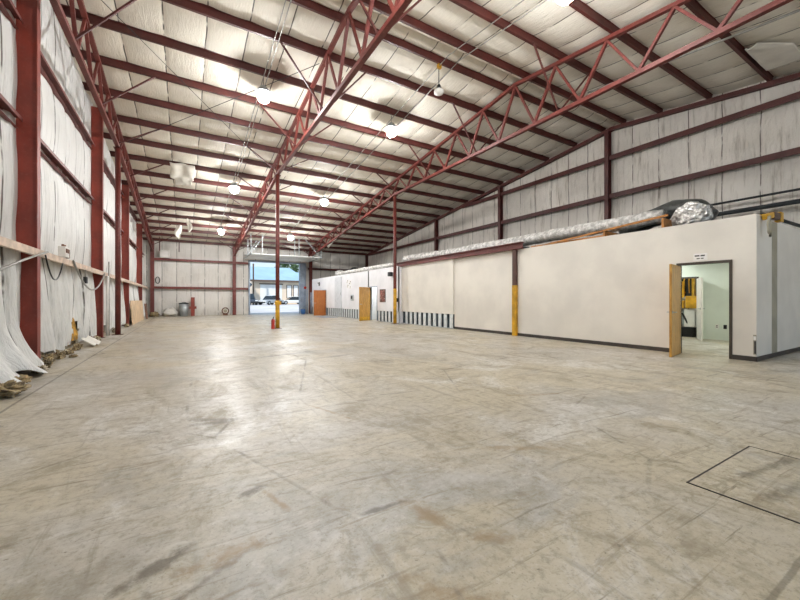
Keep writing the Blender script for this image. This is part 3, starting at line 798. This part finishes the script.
# ------------------------------------------------------------------ things on top of the offices
def wobble_tube(pts, r, seed, n=18, sub=14, amp=.22, fr=3.):
    P = [Vector(p) for p in pts]; out = []
    for i in range(len(P)-1):
        for k in range(sub): out.append(P[i].lerp(P[i+1], k/sub))
    out.append(P[-1]); b = MB(); b.tube(out, r, n)
    vs = []
    for i, v in enumerate(b.v):
        c = out[min(i//n, len(out)-1)]; d = Vector(v)-c
        vs.append(tuple(c + d*(1+amp*mnoise.noise(Vector(v)*fr+Vector((seed, 0, 0))))))
    b.v = vs; return b
b = wobble_tube([(10.85, 4.6, PZ+.42), (10.7, 7.5, PZ+.40), (10.6, 10.5, PZ+.36), (10.6, 14, PZ+.40), (10.5, 17, PZ+.46)], .2, 3)
tag(b.build('insulated_duct', 'wrap', None, True), 'long white wrapped duct lying along the top of the cream partition', 'duct')
b = wobble_tube([(10.1, 17.5, PZ+.19), (9.98, 21, PZ+.18), (9.98, 26.2, PZ+.18)], .13, 5)
tag(b.build('insulated_duct', 'wrap', None, True), 'thinner white wrapped duct along the top of the white far offices', 'duct')
b = wobble_tube([(11.6, 6.0, PZ+.27), (11.55, 5.2, PZ+.55), (11.5, 4.6, PZ+.68), (11.45, 4.1, PZ+.60), (11.4, 3.8, PZ+.27)], [.2]+[.26]*55+[.2], 8, amp=.1, sub=14)
tag(b.build('flexible_duct', 'duct', None, True), 'fat black flexible duct arching on the partition top above the doorway', 'duct')
b = MB(); b.blob((10.75, 3.95, PZ+.26), .25, .42, .36, 4, .16, 3., 26, 16)
tag(b.build('foil_wrap', 'foil', None, False), 'crumpled silver foil wrap heaped on the partition top beside the black duct', 'foil wrap')
t = empty('lumber_pile', (10.2, 5.6, PZ), 'orange lumber frame lying along the partition top above the doorway', 'lumber')
MB().bar((10.16, 7.6, PZ+.03), (10.16, 4.2, PZ+.30), .045, .05).build('long_rail', 'orange_wood', t)
MB().bar((10.22, 8.3, PZ+.03), (10.22, 5.7, PZ+.04), .05, .05).build('long_rail', 'orange_wood', t)
for y, z in ((7.3, .05), (5.75, .16), (4.3, .24)):
    MB().bar((10.13, y, PZ+z*.5), (11.2, y+.05, PZ+z*.5), .05, max(.1, z)).build('cross_piece', 'orange_wood', t)
for k, (y, lab) in enumerate(((10.6, 'dark bundle on the partition top left of the engaged post'), (22.5, 'grey hump of duct board on the far white office roof'))):
    b = MB(); b.blob((12.2, y, PZ+.2), .35, .6, .3, 20+k, .25); tag(b.build('duct_fitting', 'dark', None, True), lab, 'duct fitting')
for k, (x, y, lab) in enumerate(((12.6, 14.9, 'black round vent cap against the right gable wall above the cream partition'), (11.2, 25.5, 'dark vent cap on the roof of the white offices, right one'), (11.2, 28.5, 'pale vent cap on the roof of the white offices, left one'))):
    t = empty('vent_cap', (x, y, PZ-.04), lab, 'vent cap')
    MB().lathe([(.18, 0), (.18, .5)], (x, y, PZ-.04), 18).build('stack', 'galv', t, True)
    MB().lathe([(.4, .5), (.38, .6), (.2, .72), (.02, .75)], (x, y, PZ-.04), 20).build('hood', 'dark' if k < 2 else 'wrap', t, True)
t = empty('yellow_bracket', (10.5, 2.7, PZ), 'yellow strapped tool clamp lying on the partition corner', 'clamp')
b = MB(); b.bar((10.32, 2.52, PZ-.06), (10.74, 2.52, PZ+.03), .10, .12); b.build('clamp_body', 'yellow', t, bevel=.02)
b = MB(); b.bar((10.78, 2.53, PZ+.03), (11.2, 2.53, PZ+.05), .10, .16); b.build('jaw', 'darkred', t, bevel=.02)
MB().box(11.18, 11.36, 2.47, 2.58, PZ-.06, PZ+.15).build('end_plate', 'yellow', t, bevel=.01)
MB().box(10.4, 10.6, 2.5, 2.72, PZ+.001, PZ+.02).build('hook_plate', 'yellow', t)
b = MB(); b.tube([(10.32, 2.46, PZ-.06), (10.27, 2.46, PZ-.22), (10.32, 2.46, PZ-.40), (10.40, 2.46, PZ-.46), (10.42, 2.46, PZ-.28), (10.36, 2.46, PZ-.04)], .022, 8); b.build('strap', 'taupe', t, True)
b = MB(); b.tube([(11.7, 2.9, PZ+.24), (15.3, 2.9, PZ+.30)], .045, 10); tag(b.build('metal_pipe', 'dark', None, True), 'dark pipe lying behind the yellow clamp at the right edge', 'pipe')
b = wobble_tube([(11.6, 3.2, PZ+.06), (13.3, 2.95, PZ+.02), (15.0, 3.0, PZ+.05)], .13, 12); tag(b.build('foil_duct', 'foil', None, True), 'silver foil duct lying behind the end wall of the partition', 'duct')
for k, (x, z, r, lab) in enumerate(((XR-.45, 4.48, .035, 'thin dark pipe running high along the right gable wall behind the offices'), (XR-.5, 4.12, .07, 'thick dark pipe running lower along the right gable wall'))):
    b = MB(); b.tube([(x, 1.2, z), (x, 5.2+k*1.2, z)], r, 10); tag(b.build('wall_pipe', 'dark', None, True), lab, 'pipe')
b = MB(); b.blob((12.6, 3.9, PZ+.12), .7, .4, .17, 31, .3); tag(b.build('insulation_bundle', 'wrap', None, True), 'grey insulation bundle behind the partition corner', 'insulation')

# machine beyond the inner door
t = empty('machine', (15.0, 5.75, 0), 'black and yellow machine seen through the inner doorway of the green room', 'machine')
MB().box(14.75, 15.25, 5.35, 6.5, .0, .32).build('base', 'black', t, bevel=.02)
MB().box(14.72, 14.75, 5.75, 6.1, .08, .24).build('name_plate', 'paper', t)
MB().box(14.8, 15.2, 5.4, 6.45, 1.4, 2.3).build('upper_cabinet', 'black', t, bevel=.02)
b = MB(); b.box(14.68, 14.8, 5.22, 5.55, .98, 1.4); b.box(14.7, 14.8, 5.3, 5.38, 1.4, 2.1); b.box(14.7, 14.8, 5.6, 5.85, .98, 1.25); b.box(14.7, 14.78, 5.85, 6.1, 1.1, 1.3); b.box(14.7, 14.78, 5.6, 5.7, 1.35, 1.9); b.build('guard', 'yellow', t, bevel=.01)
b = MB(); b.box(14.68, 14.74, 5.8, 5.95, 1.25, 1.45); b.build('control_box', 'black', t)
b = MB()
for i in range(9):
    y = 5.45+.1*i; b.tube([(14.76, y, 2.2), (14.68, y+.05*math.sin(i), 1.9), (14.72, y+.1*math.sin(i*2.), 1.5)], .018, 6)
b.build('hoses', 'yellow', t, True)
b = MB(); b.lathe([(.0, 0), (.2, 0), (.22, .1), (.12, .3), (.2, .42), (.08, .6), (0, .6)], (14.95, 5.75, .36), 14); b.build('motor', 'galv', t, True)
b = MB(); b.tube([(14.8, 5.5, .4), (14.72, 5.65, .8), (14.75, 5.9, .9), (14.8, 6.1, .5)], .03, 8); b.build('cable', 'black', t, True)
b = MB(); b.box(14.76, 15.2, 5.3, 5.62, .34, .95); b.build('side_cabinet', 'plastic_white', t, bevel=.02)

# ------------------------------------------------------------------ lamps, conduits
def lamp(x, y, label):
    t = empty('high_bay_lamp', (x, y, sheet(y)-.85), label, 'ceiling lamp', 'lit high bay lamps')
    z = sheet(y)-.85
    MB().lathe([(.03, .36), (.10, .34), (.15, .26), (.27, .13), (.275, .115), (.14, .16), (.05, .2)], (x, y, z), 28).build('housing', 'galv', t, True)
    MB().lathe([(.10, .15), (.16, .07), (.18, 0), (.165, -.07), (.11, -.13), (.05, -.155), (.005, -.16)], (x, y, z), 24).build('lens', 'lamp', t, True)
    MB().tube([(x, y, z+.35), (x, y, z+.64)], .012, 8).build('stem', 'conduit', t, True)
    return t
for (x, nm) in ((2.1, 'left of the middle truss'), (6.65, 'between the two free trusses')):
    for y, lab in ((4.55, ''), (11.75, ''), (19.3, ''), (26.7, '')):  # nearest lamp of the left row is out of view, added for light
        lamp(x, y, {4.55: 'lit high bay lamp %s, nearest the camera', 11.75: 'lit high bay lamp %s, second from the camera and brightest', 19.3: 'lit high bay lamp %s, third along its row', 26.7: 'lit high bay lamp %s, last before the far wall'}[y] % nm)
def conduit(x, ya, yb, off, lab, r=.014):
    b = MB(); pts = []
    ys = sorted([ya, yb] + ([YR] if ya < YR < yb else []))
    b.tube([(x, y, sheet(y)-off) for y in ys], r, 8); tag(b.build('ceiling_conduit', 'conduit', None, True), lab, 'conduit', 'conduits under the roof')
conduit(2.09, 2, 27.6, .25, 'left one of the paired conduits under the roof, left of the middle truss')
conduit(2.2, 2, 20.0, .25, 'right one of the paired conduits under the roof, left of the middle truss')
conduit(6.7, 3, 27.6, .28, 'left one of the two long conduits under the roof between the free trusses')
conduit(7.15, 3, 22, .25, 'right one of the two long conduits under the roof between the free trusses')
conduit(11.9, 2, 7.3, .26, 'dark conduit under the near roof slope right of the right truss', .03)
# sway rods
for (a, c, lab) in (((-1.9, 10.3), (3.4, 17.5), 'thin sway rod from the left wall to the middle truss, falling to the right'), ((3.4, 10.3), (-1.9, 17.4), 'thin sway rod from the middle truss to the left wall, falling to the left'),
                    ((3.7, 7.0), (1.2, 3.6), 'thin sway rod on the near roof slope left of the middle truss')):
    b = MB(); n = 8
    b.tube([(a[0]+(c[0]-a[0])*i/n, a[1]+(c[1]-a[1])*i/n, sheet(a[1]+(c[1]-a[1])*i/n)-.34) for i in range(n+1)], .009, 6)
    tag(b.build('sway_rod', 'dark', None, True), lab, 'rod', 'roof sway rods')
# unlit pendant on a yellow hook
zz = sheet(8.82)-.215
t = empty('pendant_lamp', (6.72, 8.9, zz-1.0), 'small unlit white pendant lamp hanging from a yellow hook below the ridge', 'pendant lamp')
MB().box(6.66, 6.78, 8.84, 8.92, zz-.13, zz).build('hook', 'yellow', t); b = MB(); b.tube([(6.72, 8.9, zz-.12), (6.72, 8.9, zz-.62)], .012, 6); b.build('cord', 'black', t)
MB().lathe([(.02, 0), (.05, -.04), (.09, -.16)], (6.72, 8.9, zz-.60), 16).build('cap', 'dark', t, True)
MB().lathe([(.09, 0), (.15, -.05), (.14, -.13), (.04, -.17), (.005, -.17)], (6.72, 8.9, zz-.76), 18).build('globe', 'plastic_white', t, True)

# torn insulation hanging from the roof
def sheet_mesh(fn, nu=16, nv=14, m='wrap', name='insulation_flap', label='', th=.02):
    b = MB(); b.grid(fn, nu, nv); o = b.build(name, m, None, True)
    s_ = o.modifiers.new('thick', 'SOLIDIFY'); s_.thickness = th
    return tag(o, label, 'insulation', 'torn insulation hanging from the roof')
M['flap'] = simple('white_vinyl_flap', (218, 214, 204), .5, .06, 2, bstr=.3)
def flapA(u, v):
    x = .02+.95*(u-.5)*(1 if v < .7 else .75)+.06*mnoise.noise(Vector((v*3, 1, 0))); y = 18.6+2.6*v
    return (x-.1, y, sheet(y)-.30-.08*math.sin(v*5)-.06*mnoise.noise(Vector((u*3, v*3, 0))))
sheet_mesh(flapA, m='flap', label='broad white insulation sheet sagging across purlins near the left wall')
def flapB(x0, y0, w, L, seed):
    def fn(u, v):
        ww = w*(math.sin(math.pi*(.12+.88*v))**.7+.08)
        return (x0+ww*(u-.5)+.05*math.sin(v*6+seed), y0+.06*math.sin(u*5+v*4+seed), sheet(y0)-.2-L*v)
    return fn
sheet_mesh(flapB(-.35, 28.15, .36, .95, 1), m='flap', label='narrow drooping scrap of white insulation before the far left wall, lower of two')
sheet_mesh(flapB(.25, 26.65, .26, .85, 4), m='flap', label='narrow drooping scrap of white insulation before the far left wall, upper of two')
def flapC(u, v):
    return (9.75+1.1*u+.0, 28.6+.25*math.sin(u*3), sheet(28.6)-.12-.72*v*(1-abs(2*u-1)))
sheet_mesh(flapC, m='flap', label='pointed white insulation flap hanging beside the right truss at the far end')
def flapD(u, v):
    x = 12.95+1.75*u-.12*v; y = 3.56-.80*v*(.35+.65*min(1, 2.5*u))
    return (x, y, sheet(y)-.20-.05*math.sin(math.pi*v)*(1-.4*u)-.015*mnoise.noise(Vector((u*5, v*4, 2))))
sheet_mesh(flapD, 30, 16, 'flap', label='large torn white insulation sheet under the roof at the top right corner')
def flapE(u, v):
    x = 7.2+1.8*u; return (x, 31.3, sheet(31.3)-.15-.3*math.sin(math.pi*u)*v)
sheet_mesh(flapE, m='flap', label='sagging insulation swag above the raised overhead door')

# ------------------------------------------------------------------ things along the left wall
t = empty('junction_box', (-2.38, 11.2, 2.26), 'small brown and white electrical box on the pale girt of the left wall', 'electrical box')
MB().box(-2.47, -2.34, 11.0, 11.32, 2.262, 2.50).build('housing', 'plastic_white', t, bevel=.01); MB().box(-2.345, -2.325, 11.03, 11.30, 2.36, 2.45).build('cover', 'oldwood', t)
MB().box(-2.44, -2.37, 11.36, 11.52, 2.262, 2.46).build('transformer', 'oldwood', t, bevel=.01)
for y in (11.08, 11.22): MB().lathe([(.025, 0), (.025, .05)], (-2.4, y, 2.50), 8).build('knob', 'oldwood', t)
def hang(p, q, sag, n=14): 
    p, q = Vector(p), Vector(q)
    return [p.lerp(q, i/n) - Vector((0, 0, sag*4*(i/n)*(1-i/n))) for i in range(n+1)]
b = MB(); b.tube(hang((-2.31, 11.55, 2.22), (-2.30, 15.45, 2.15), .62, 20), .022, 8); tag(b.build('power_cable', 'conduit', None, True), 'grey cable looping below the pale girt between the first two columns', 'cable')
b = MB(); b.tube(hang((-2.30, 6.2, 1.36), (-2.28, 9.5, 2.20), -.04, 14), .02, 8); tag(b.build('power_cable', 'conduit', None, True), 'pale cable rising along the left edge to the first column', 'cable')
b = MB(); b.tube(hang((-2.31, 9.5, 2.14), (-2.32, 10.7, 2.08), .42, 12), .014, 8); tag(b.build('power_cable', 'black', None, True), 'short black cable loop just right of the first column', 'cable')
t = empty('cable_plug', (-2.34, 12.9, 1.7), 'black plug dangling below the pale girt on the left wall', 'plug')
MB().tube([(-2.33, 12.9, 2.1), (-2.33, 12.9, 1.88)], .012, 6).build('lead', 'conduit', t); MB().box(-2.37, -2.29, 12.82, 12.98, 1.72, 1.9).build('plug_body', 'black', t, bevel=.015)
b = MB(); b.tube([(-2.30, 15.95, .02), (-2.30, 15.95, 2.1)], .035, 10); tag(b.build('drop_pipe', 'plastic_white', None, True), 'white vertical pipe rising beside the second left wall column', 'pipe')
b = MB(); b.tube([(-2.27, 16.02, .02), (-2.27, 16.02, 2.6)], .02, 10); tag(b.build('drop_pipe', 'conduit', None, True), 'thin grey conduit beside the white pipe near the second column', 'pipe')
b = MB(); b.bar((-2.2, 22.55, .01), (-2.315, 22.55, 1.22), .02, .02); b = MB()
b.add([(-2.24, 22.45, .0), (-2.27, 22.45, .0), (-2.345, 22.45, 1.22), (-2.315, 22.45, 1.22), (-2.24, 28.2, .0), (-2.27, 28.2, .0), (-2.345, 28.2, 1.22), (-2.315, 28.2, 1.22)], [(0,1,2,3), (7,6,5,4), (0,3,7,4), (1,5,6,2), (2,6,7,3), (0,4,5,1)])
tag(b.build('plywood_sheet', 'ply'), 'tan plywood sheet leaning against the far part of the left wall', 'plywood')
b = MB(); b.bar((-2.1, 28.5, 0.02), (-2.22, 28.9, 1.0), .12, .05); tag(b.build('timber_offcut', 'oldwood'), 'dark upright offcut beyond the tan plywood sheet', 'lumber')
# fibreglass scraps along the foot of the wall
scr = [(-2.05, 6.75, .22, .3, .12, 'largest yellow clump of fallen fibreglass at the left edge of the photo'),
       (-2.12, 7.5, .14, .22, .09, 'brown clump of fibreglass against the flared white sheet'),
       (-2.2, 8.75, .12, .22, .07, 'flat brown scrap of fibreglass just before the first column'),
       (-2.22, 9.15, .1, .14, .1, 'yellow brown clump at the foot of the first column'),
       (-2.35, 9.9, .1, .22, .11, 'pale clump of insulation right behind the first column'),
       (-2.33, 10.5, .1, .26, .1, 'brown clump of insulation, second behind the first column'),
       (-2.33, 11.2, .1, .22, .08, 'dark low clump of insulation midway between the first two columns'),
       (-2.33, 12.0, .1, .24, .11, 'whitish clump of insulation before the torn yellow hole'),
       (-2.12, 10.6, .08, .14, .035, 'small flat scrap lying out on the slab near the floor joint'),
       (-2.3, 14.2, .1, .25, .1, 'whitish clump of insulation before the second column'),
       (-2.3, 17.6, .1, .3, .1, 'brown clump of insulation just past the free red post'),
       (-2.3, 20.8, .1, .3, .1, 'greenish brown clump of insulation before the third column')]
for k, (x, y, rx, ry, rz, lab) in enumerate(scr):
    b = MB(); b.blob((x+.0, y, rz*.75), rx*.8, ry*.8, rz*.75, k+2, .5, 2.9, 26, 16); tag(b.build('insulation_scrap', 'fibre', None, False), lab, 'insulation scrap', 'fallen insulation along the left wall')
b = MB(); b.grid(lambda u, v: (-2.36+.28*v, 12.55+.9*u, .22-.19*v+.03*math.sin(u*9)), 10, 5); o = b.build('torn_facing', 'flap'); s_ = o.modifiers.new('thick', 'SOLIDIFY'); s_.thickness = .012
tag(o, 'fallen strip of white facing below the yellow torn hole in the left wall', 'insulation')
b = MB(); b.grid(lambda u, v: (-2.55+.012*math.sin(9*v), 12.4+.75*u+.1*math.sin(v*5), .18+.62*v), 10, 10, None, lambda u, v: abs(u-.5) > .5-.35*v); o = b.build('torn_batt', simple('yellow_batt', (198, 150, 58), .95, .25, 9, bstr=.8))
s_ = o.modifiers.new('thick', 'SOLIDIFY'); s_.thickness = .05
tag(o, 'yellow fibreglass bulging from the torn hole low on the left wall', 'insulation')
# far left corner
t = empty('wall_box', (-1.25, 32.8, 4.5), 'white box mounted high on the far wall in the left corner', 'electrical box')
MB().box(-1.60, -.98, 32.45, 32.88, 4.44, 5.02).build('housing', 'plastic_white', t, bevel=.02); MB().box(-1.5, -1.08, 32.44, 32.45, 4.54, 4.92).build('cover', 'paper', t)
for x in (-1.55, -.35): 
    b = MB(); b.tube([(x, 31.4, sheet(31.4)-.22), (x, 31.4, sheet(31.4)-1.25)], .03, 8); tag(b.build('hanging_rod', 'purlin', None, True), 'dark rod hanging from the roof above the white box, %s' % ('left one' if x < -1 else 'right one'), 'rod')
b = MB(); b.tube([(-1.75+.13*math.cos(a*.45), 32.87, 2.75+.25*math.sin(a*.45)) for a in range(15)], .025, 8); tag(b.build('cable_coil', 'dark', None, True), 'small coil of cable hung on the far wall near the left corner', 'cable')
t = empty('trash_can', (-.05, 32.3, 0), 'grey metal can with dark lid by the far wall', 'can')
MB().lathe([(.26, 0), (.31, .95), (.29, .95), (.25, .03)], (-.05, 32.3, 0), 20).build('body', 'galv', t, True); MB().lathe([(.34, .95), (.34, 1.0), (.05, 1.07), (.01, 1.07)], (-.05, 32.3, 0), 20).build('lid', 'dark', t, True)
b = MB(); b.box(.42, .68, 32.3, 32.55, 0, 1.45); b.box(.3, .8, 32.28, 32.34, .55, .75); tag(b.build('crate_post', 'column'), 'rust brown upright timber by the far wall, right of the grey can', 'lumber')
b = MB(); b.blob((-.95, 32.3, .3), .42, .32, .31, 61, .4); tag(b.build('plastic_bag', 'flap', None, True), 'crumpled pale bag on the floor by the far wall, left of the grey can', 'bag')
b = MB(); b.blob((-1.9, 32.2, .18), .3, .3, .19, 63, .5); tag(b.build('rubble_heap', 'fibre', None, True), 'small brown heap at the foot of the far left corner', 'rubble')
t = empty('floor_fan', (2.85, 32.45, 0), 'small rusty round object standing by the far wall left of the door column', 'fan')
b = MB(); b.tube([(2.85+.24*math.cos(a*math.pi/12), 32.45, .36+.24*math.sin(a*math.pi/12)) for a in range(25)], .04, 8); b.build('guard_ring', 'oldwood', t, True)
MB().box(2.68, 3.02, 32.35, 32.55, 0, .11).build('foot', 'oldwood', t); b = MB(); b.tube([(2.85, 32.40, .36), (2.85, 32.52, .36)], .14, 12); b.build('hub', 'taupe', t)
# extinguisher by the middle post
t = empty('fire_extinguisher', (3.36, 16.32, 0), 'small red fire extinguisher standing at the foot of the middle post', 'fire extinguisher')
MB().lathe([(.075, 0), (.08, .02), (.08, .36), (.06, .42), (.025, .44), (.02, .46)], (3.31, 16.32, 0), 18).build('cylinder', 'ext_red', t, True)
b = MB(); b.box(3.31, 3.35, 16.25, 16.37, .46, .49); b.bar((3.33, 16.36, .49), (3.33, 16.22, .54), .025, .012); b.build('handle', 'black', t)
b = MB(); b.tube([(3.33, 16.28, .47), (3.27, 16.25, .42), (3.25, 16.27, .2)], .012, 8); b.build('hose', 'black', t, True)
MB().lathe([(.0805, .16), (.0805, .28)], (3.33, 16.34, 0), 18).build('label_band', 'paper', t, True)
# by the door jamb
t = empty('bucket', (8.75, 30.9, 0), 'blue bucket at the foot of the right door jamb', 'bucket')
MB().lathe([(.16, 0), (.21, .42), (.195, .42), (.15, .02)], (8.95, 31.6, 0), 18).build('pail', 'blue', t, True); b = MB(); b.tube([(8.95+.21*math.cos(a*math.pi/10), 31.6, .42+.16*math.sin(a*math.pi/10)) for a in range(11)], .01, 6); b.build('bail', 'galv', t, True)
b = MB(); b.box(8.3, 9.4, 24.3, 26.6, 0, .02); tag(b.build('board_on_floor', 'doorgrey'), 'thin grey board lying on the floor before the white office wall', 'board')
for k, (x, y, h_, lab) in enumerate(((9.52, 31.1, 1.9, 'tall bundle of blue grey pipe standing left of the brown door, nearer one'), (9.35, 31.7, 2.2, 'tall blue grey pipe standing against the door jamb, farther one'))):
    b = MB(); b.tube([(x, y, 0), (x, y, h_)], .05, 10); tag(b.build('standing_pipe', 'doorgrey', None, True), lab, 'pipe')

# ------------------------------------------------------------------ outside
BZ = .42
t = empty('shop_building', (16, 70, BZ), 'cream building with pale blue metal roof across the yard', 'building')
BX0, BX1, BY = 10.0, 24.5, 66.0
b = MB(); b.box(BX0, 19.2, BY, BY+14, BZ, 4.5); b.box(19.2, BX1, BY+1.5, BY+14, BZ, 4.4); b.build('wall', 'outwall', t)
b = MB(); b.prism([(BY-.6, 4.45), (BY+7, 7.3), (BY+14.6, 4.45), (BY+14.6, 4.7), (BY+7, 7.55), (BY-.6, 4.7)], 0, BX0-.5, 18.0)
b.add([(18.0, BY-.6, 4.7), (19.6, BY-.6, 4.7), (18.0, BY+7, 7.55), (18.0, BY-.6, 4.45), (19.6, BY-.6, 4.45)], [(0,1,2), (3,4,1,0), (1,4,2)])
b.prism([(BY+.9, 4.35), (BY+7, 6.5), (BY+7, 6.75), (BY+.9, 4.6)], 0, 18.0, BX1); b.build('roof', 'outroof', t)
MB().box(BX0-.5, 19.7, BY-.7, BY-.58, 4.35, 4.68).build('fascia', 'outtrim', t)
MB().box(11.25, 14.9, BY-.05, BY, BZ, 3.9).build('garage_door', 'panelwhite', t)
MB().box(11.05, 15.1, BY-.09, BY-.05, 3.9, 4.1).build('door_head', 'outtrim', t)
for x in (15.7, 16.9):
    w = MB().box(x, x+.95, BY-.06, BY, 1.5, 3.9).build('window', 'outtrim', t); MB().box(x+.12, x+.83, BY-.08, BY-.06, 1.6, 3.8).build('pane', 'paper', w)
MB().box(18.3, 18.6, BY-.06, BY, BZ, 4.4).build('pilaster', 'outtrim', t)
MB().box(20.2, 21.3, BY+1.44, BY+1.5, BZ, 3.7).build('green_door', 'greendoor', t)
MB().box(15.4, 19.1, BY-.08, BY, BZ, 1.5).build('wainscot', 'outwall', t)
t = empty('low_building', (5, 78, BZ), 'low building with dark roof seen left of the cream one outside', 'building')
MB().box(2, 9.3, 72, 82, BZ, 4.0).build('wall', 'panelwhite', t); b = MB(); b.prism([(71, 4.0), (77, 6.0), (83, 4.0)], 0, 1.5, 9.4); b.build('roof', 'outroof', t)
b = MB(); b.tube([(9.75, 63.5, BZ), (9.75, 63.5, 7.2)], .12, 10); tag(b.build('utility_pole', 'bark', None, True), 'dark pole standing at the left corner of the cream building', 'pole')
t = empty('small_tree', (8.2, 64, BZ), 'dark slanting bush left of the cream building outside', 'tree')
MB().tube([(8.0, 64, BZ), (7.9, 64, 3.0)], .1, 8).build('trunk', 'bark', t); b = MB()
for i in range(4): b.blob((7.2+.45*i, 64, 6.6-.95*i), .8, .7, .8, 40+i, .4)
b.build('crown', simple('dark_teal_foliage', (44, 72, 88), .8, .25, 3), t)
def tree(x, y, z, r, h_, label, seed):
    t = empty('tree', (x, y, BZ), label, 'tree', 'trees behind the cream building')
    b = MB(); b.tube([(x, y, BZ), (x+.2, y, z-r*.3)], [.3, .18], 10); b.build('trunk', 'bark', t, True)
    rnd = random.Random(seed); b = MB()
    for i in range(420):
        a = rnd.uniform(0, 6.28); e = rnd.uniform(-.9, 1.4); k = rnd.uniform(.55, 1)
        c = Vector((x+r*k*math.cos(a)*math.cos(e), y+r*k*math.sin(a)*math.cos(e), z+h_*k*math.sin(e)))
        s_ = rnd.uniform(.25, .55); d1 = Vector((rnd.gauss(0, 1), rnd.gauss(0, 1), rnd.gauss(0, .6))).normalized(); d2 = d1.cross(Vector((rnd.gauss(0, 1), rnd.gauss(0, 1), rnd.gauss(0, 1)))).normalized()
        b.add([c-d1*s_, c+d2*s_*.6, c+d1*s_, c-d2*s_*.6], [(0, 1, 2, 3)])
    b.build('crown', 'leaves', t)
tree(20.5, 84, 8.4, 3.2, 1.7, 'leafy green tree behind the pale blue roof, left one', 1)
tree(28.5, 85, 8.6, 3.2, 1.8, 'leafy green tree behind the pale blue roof, right one', 2)

def car(x, y, ang, L, W, Ht, paint, label, suv=False):
    t = empty('car', (x, y, BZ), label, 'car', 'cars parked across the yard')
    mat = Matrix.Translation((x, y, BZ)) @ Matrix.Rotation(ang, 4, 'Z')
    def fin(b, name, m, par=t, sm=False, bev=0):
        b.v = [tuple(mat @ Vector(v)) for v in b.v]; return b.build(name, m, par, sm, bev)
    h1 = Ht*.56; l = L/2
    side = [(-l, .32), (-l, h1*.9), (-l*.55, h1), (l*.35, h1), (l*.92, h1*.86), (l, h1*.6), (l, .3)]
    b = MB(); b.prism(side, 1, -W/2, W/2); fin(b, 'body', paint, bev=.06)
    if suv: cab = [(-l*.93, h1), (-l*.85, Ht), (l*.2, Ht), (l*.45, h1)]
    else: cab = [(-l*.72, h1), (-l*.42, Ht), (l*.12, Ht), (l*.45, h1)]
    b = MB(); b.prism(cab, 1, -W/2+.1, W/2-.1); fin(b, 'cabin', 'glass', bev=.05)
    b = MB(); b.prism([(cab[1][0]-.05, Ht-.04), (cab[1][0], Ht+.03), (cab[2][0], Ht+.03), (cab[2][0]+.05, Ht-.04)], 1, -W/2+.12, W/2-.12); fin(b, 'roof', paint, bev=.02)
    for sx in (-.62, .62):
        for sy in (-1, 1):
            b = MB(); b.tube([(sx*l, sy*(W/2-.18), .33), (sx*l, sy*(W/2+.02), .33)], .33, 18); w = fin(b, 'wheel', 'rubber')
            b = MB(); b.tube([(sx*l, sy*(W/2+.02), .33), (sx*l, sy*(W/2+.03), .33)], .19, 12); fin(b, 'hub_cap', 'galv', w)
    for sy in (-1, 1):
        b = MB(); b.box(l-.06, l+.02, sy*(W/2-.32)-.2, sy*(W/2-.32)+.2, h1*.62, h1*.8); fin(b, 'headlamp', 'carlight')
    b = MB(); b.box(l-.02, l+.03, -W/2+.1, W/2-.1, .32, .5); fin(b, 'bumper', 'black')
    return t
car(12.0, 61.0, R(-140), 4.5, 1.8, 1.5, 'carsilver', 'silver car parked in front of the white garage door outside')
car(8.5, 61.0, R(-80), 4.6, 1.9, 1.75, 'cardark', 'dark grey sport utility car at the left side of the yard', True)
car(19.6, 62.5, R(-110), 4.4, 1.8, 1.6, 'carblack', 'black car at the right side of the yard beside the green door', True)
car(16.2, 63.8, R(-178), 4.4, 1.8, 1.35, 'panelwhite', 'white car parked below the windows of the cream building')

# ------------------------------------------------------------------ light
w = bpy.data.worlds.new('sky'); SC.world = w; w.use_nodes = True
nt = w.node_tree; bg = nt.nodes['Background']
tc = nt.nodes.new('ShaderNodeTexCoord'); sp = nt.nodes.new('ShaderNodeSeparateXYZ'); mr = nt.nodes.new('ShaderNodeMapRange')
mx = nt.nodes.new('ShaderNodeMix'); mx.data_type = 'RGBA'
nt.links.new(tc.outputs['Generated'], sp.inputs[0]); nt.links.new(sp.outputs[2], mr.inputs[0]); mr.inputs[1].default_value = 0; mr.inputs[2].default_value = .6
nt.links.new(mr.outputs[0], mx.inputs[0]); mx.inputs[6].default_value = (.74, .90, 1, 1); mx.inputs[7].default_value = (.40, .62, .95, 1)
nt.links.new(mx.outputs[2], bg.inputs[0]); bg.inputs[1].default_value = SKY = .85
sun = bpy.data.lights.new('sun', 'SUN'); sun.energy = 3.6; sun.angle = R(2); sun.color = (1, .95, .88)
so = bpy.data.objects.new('sun', sun); COL.objects.link(so); so.rotation_euler = (R(42), 0, R(-48)); so.location = (0, -20, 30)

vs = SC.view_settings; vs.view_transform = 'Standard'; vs.look = 'None'; vs.gamma = 1; vs.use_curve_mapping = False; vs.exposure = 0.45
SC.cycles.max_bounces = 10; SC.cycles.diffuse_bounces = 7; SC.cycles.glossy_bounces = 3
SC.cycles.caustics_reflective = False; SC.cycles.caustics_refractive = False; SC.cycles.sample_clamp_indirect = 8
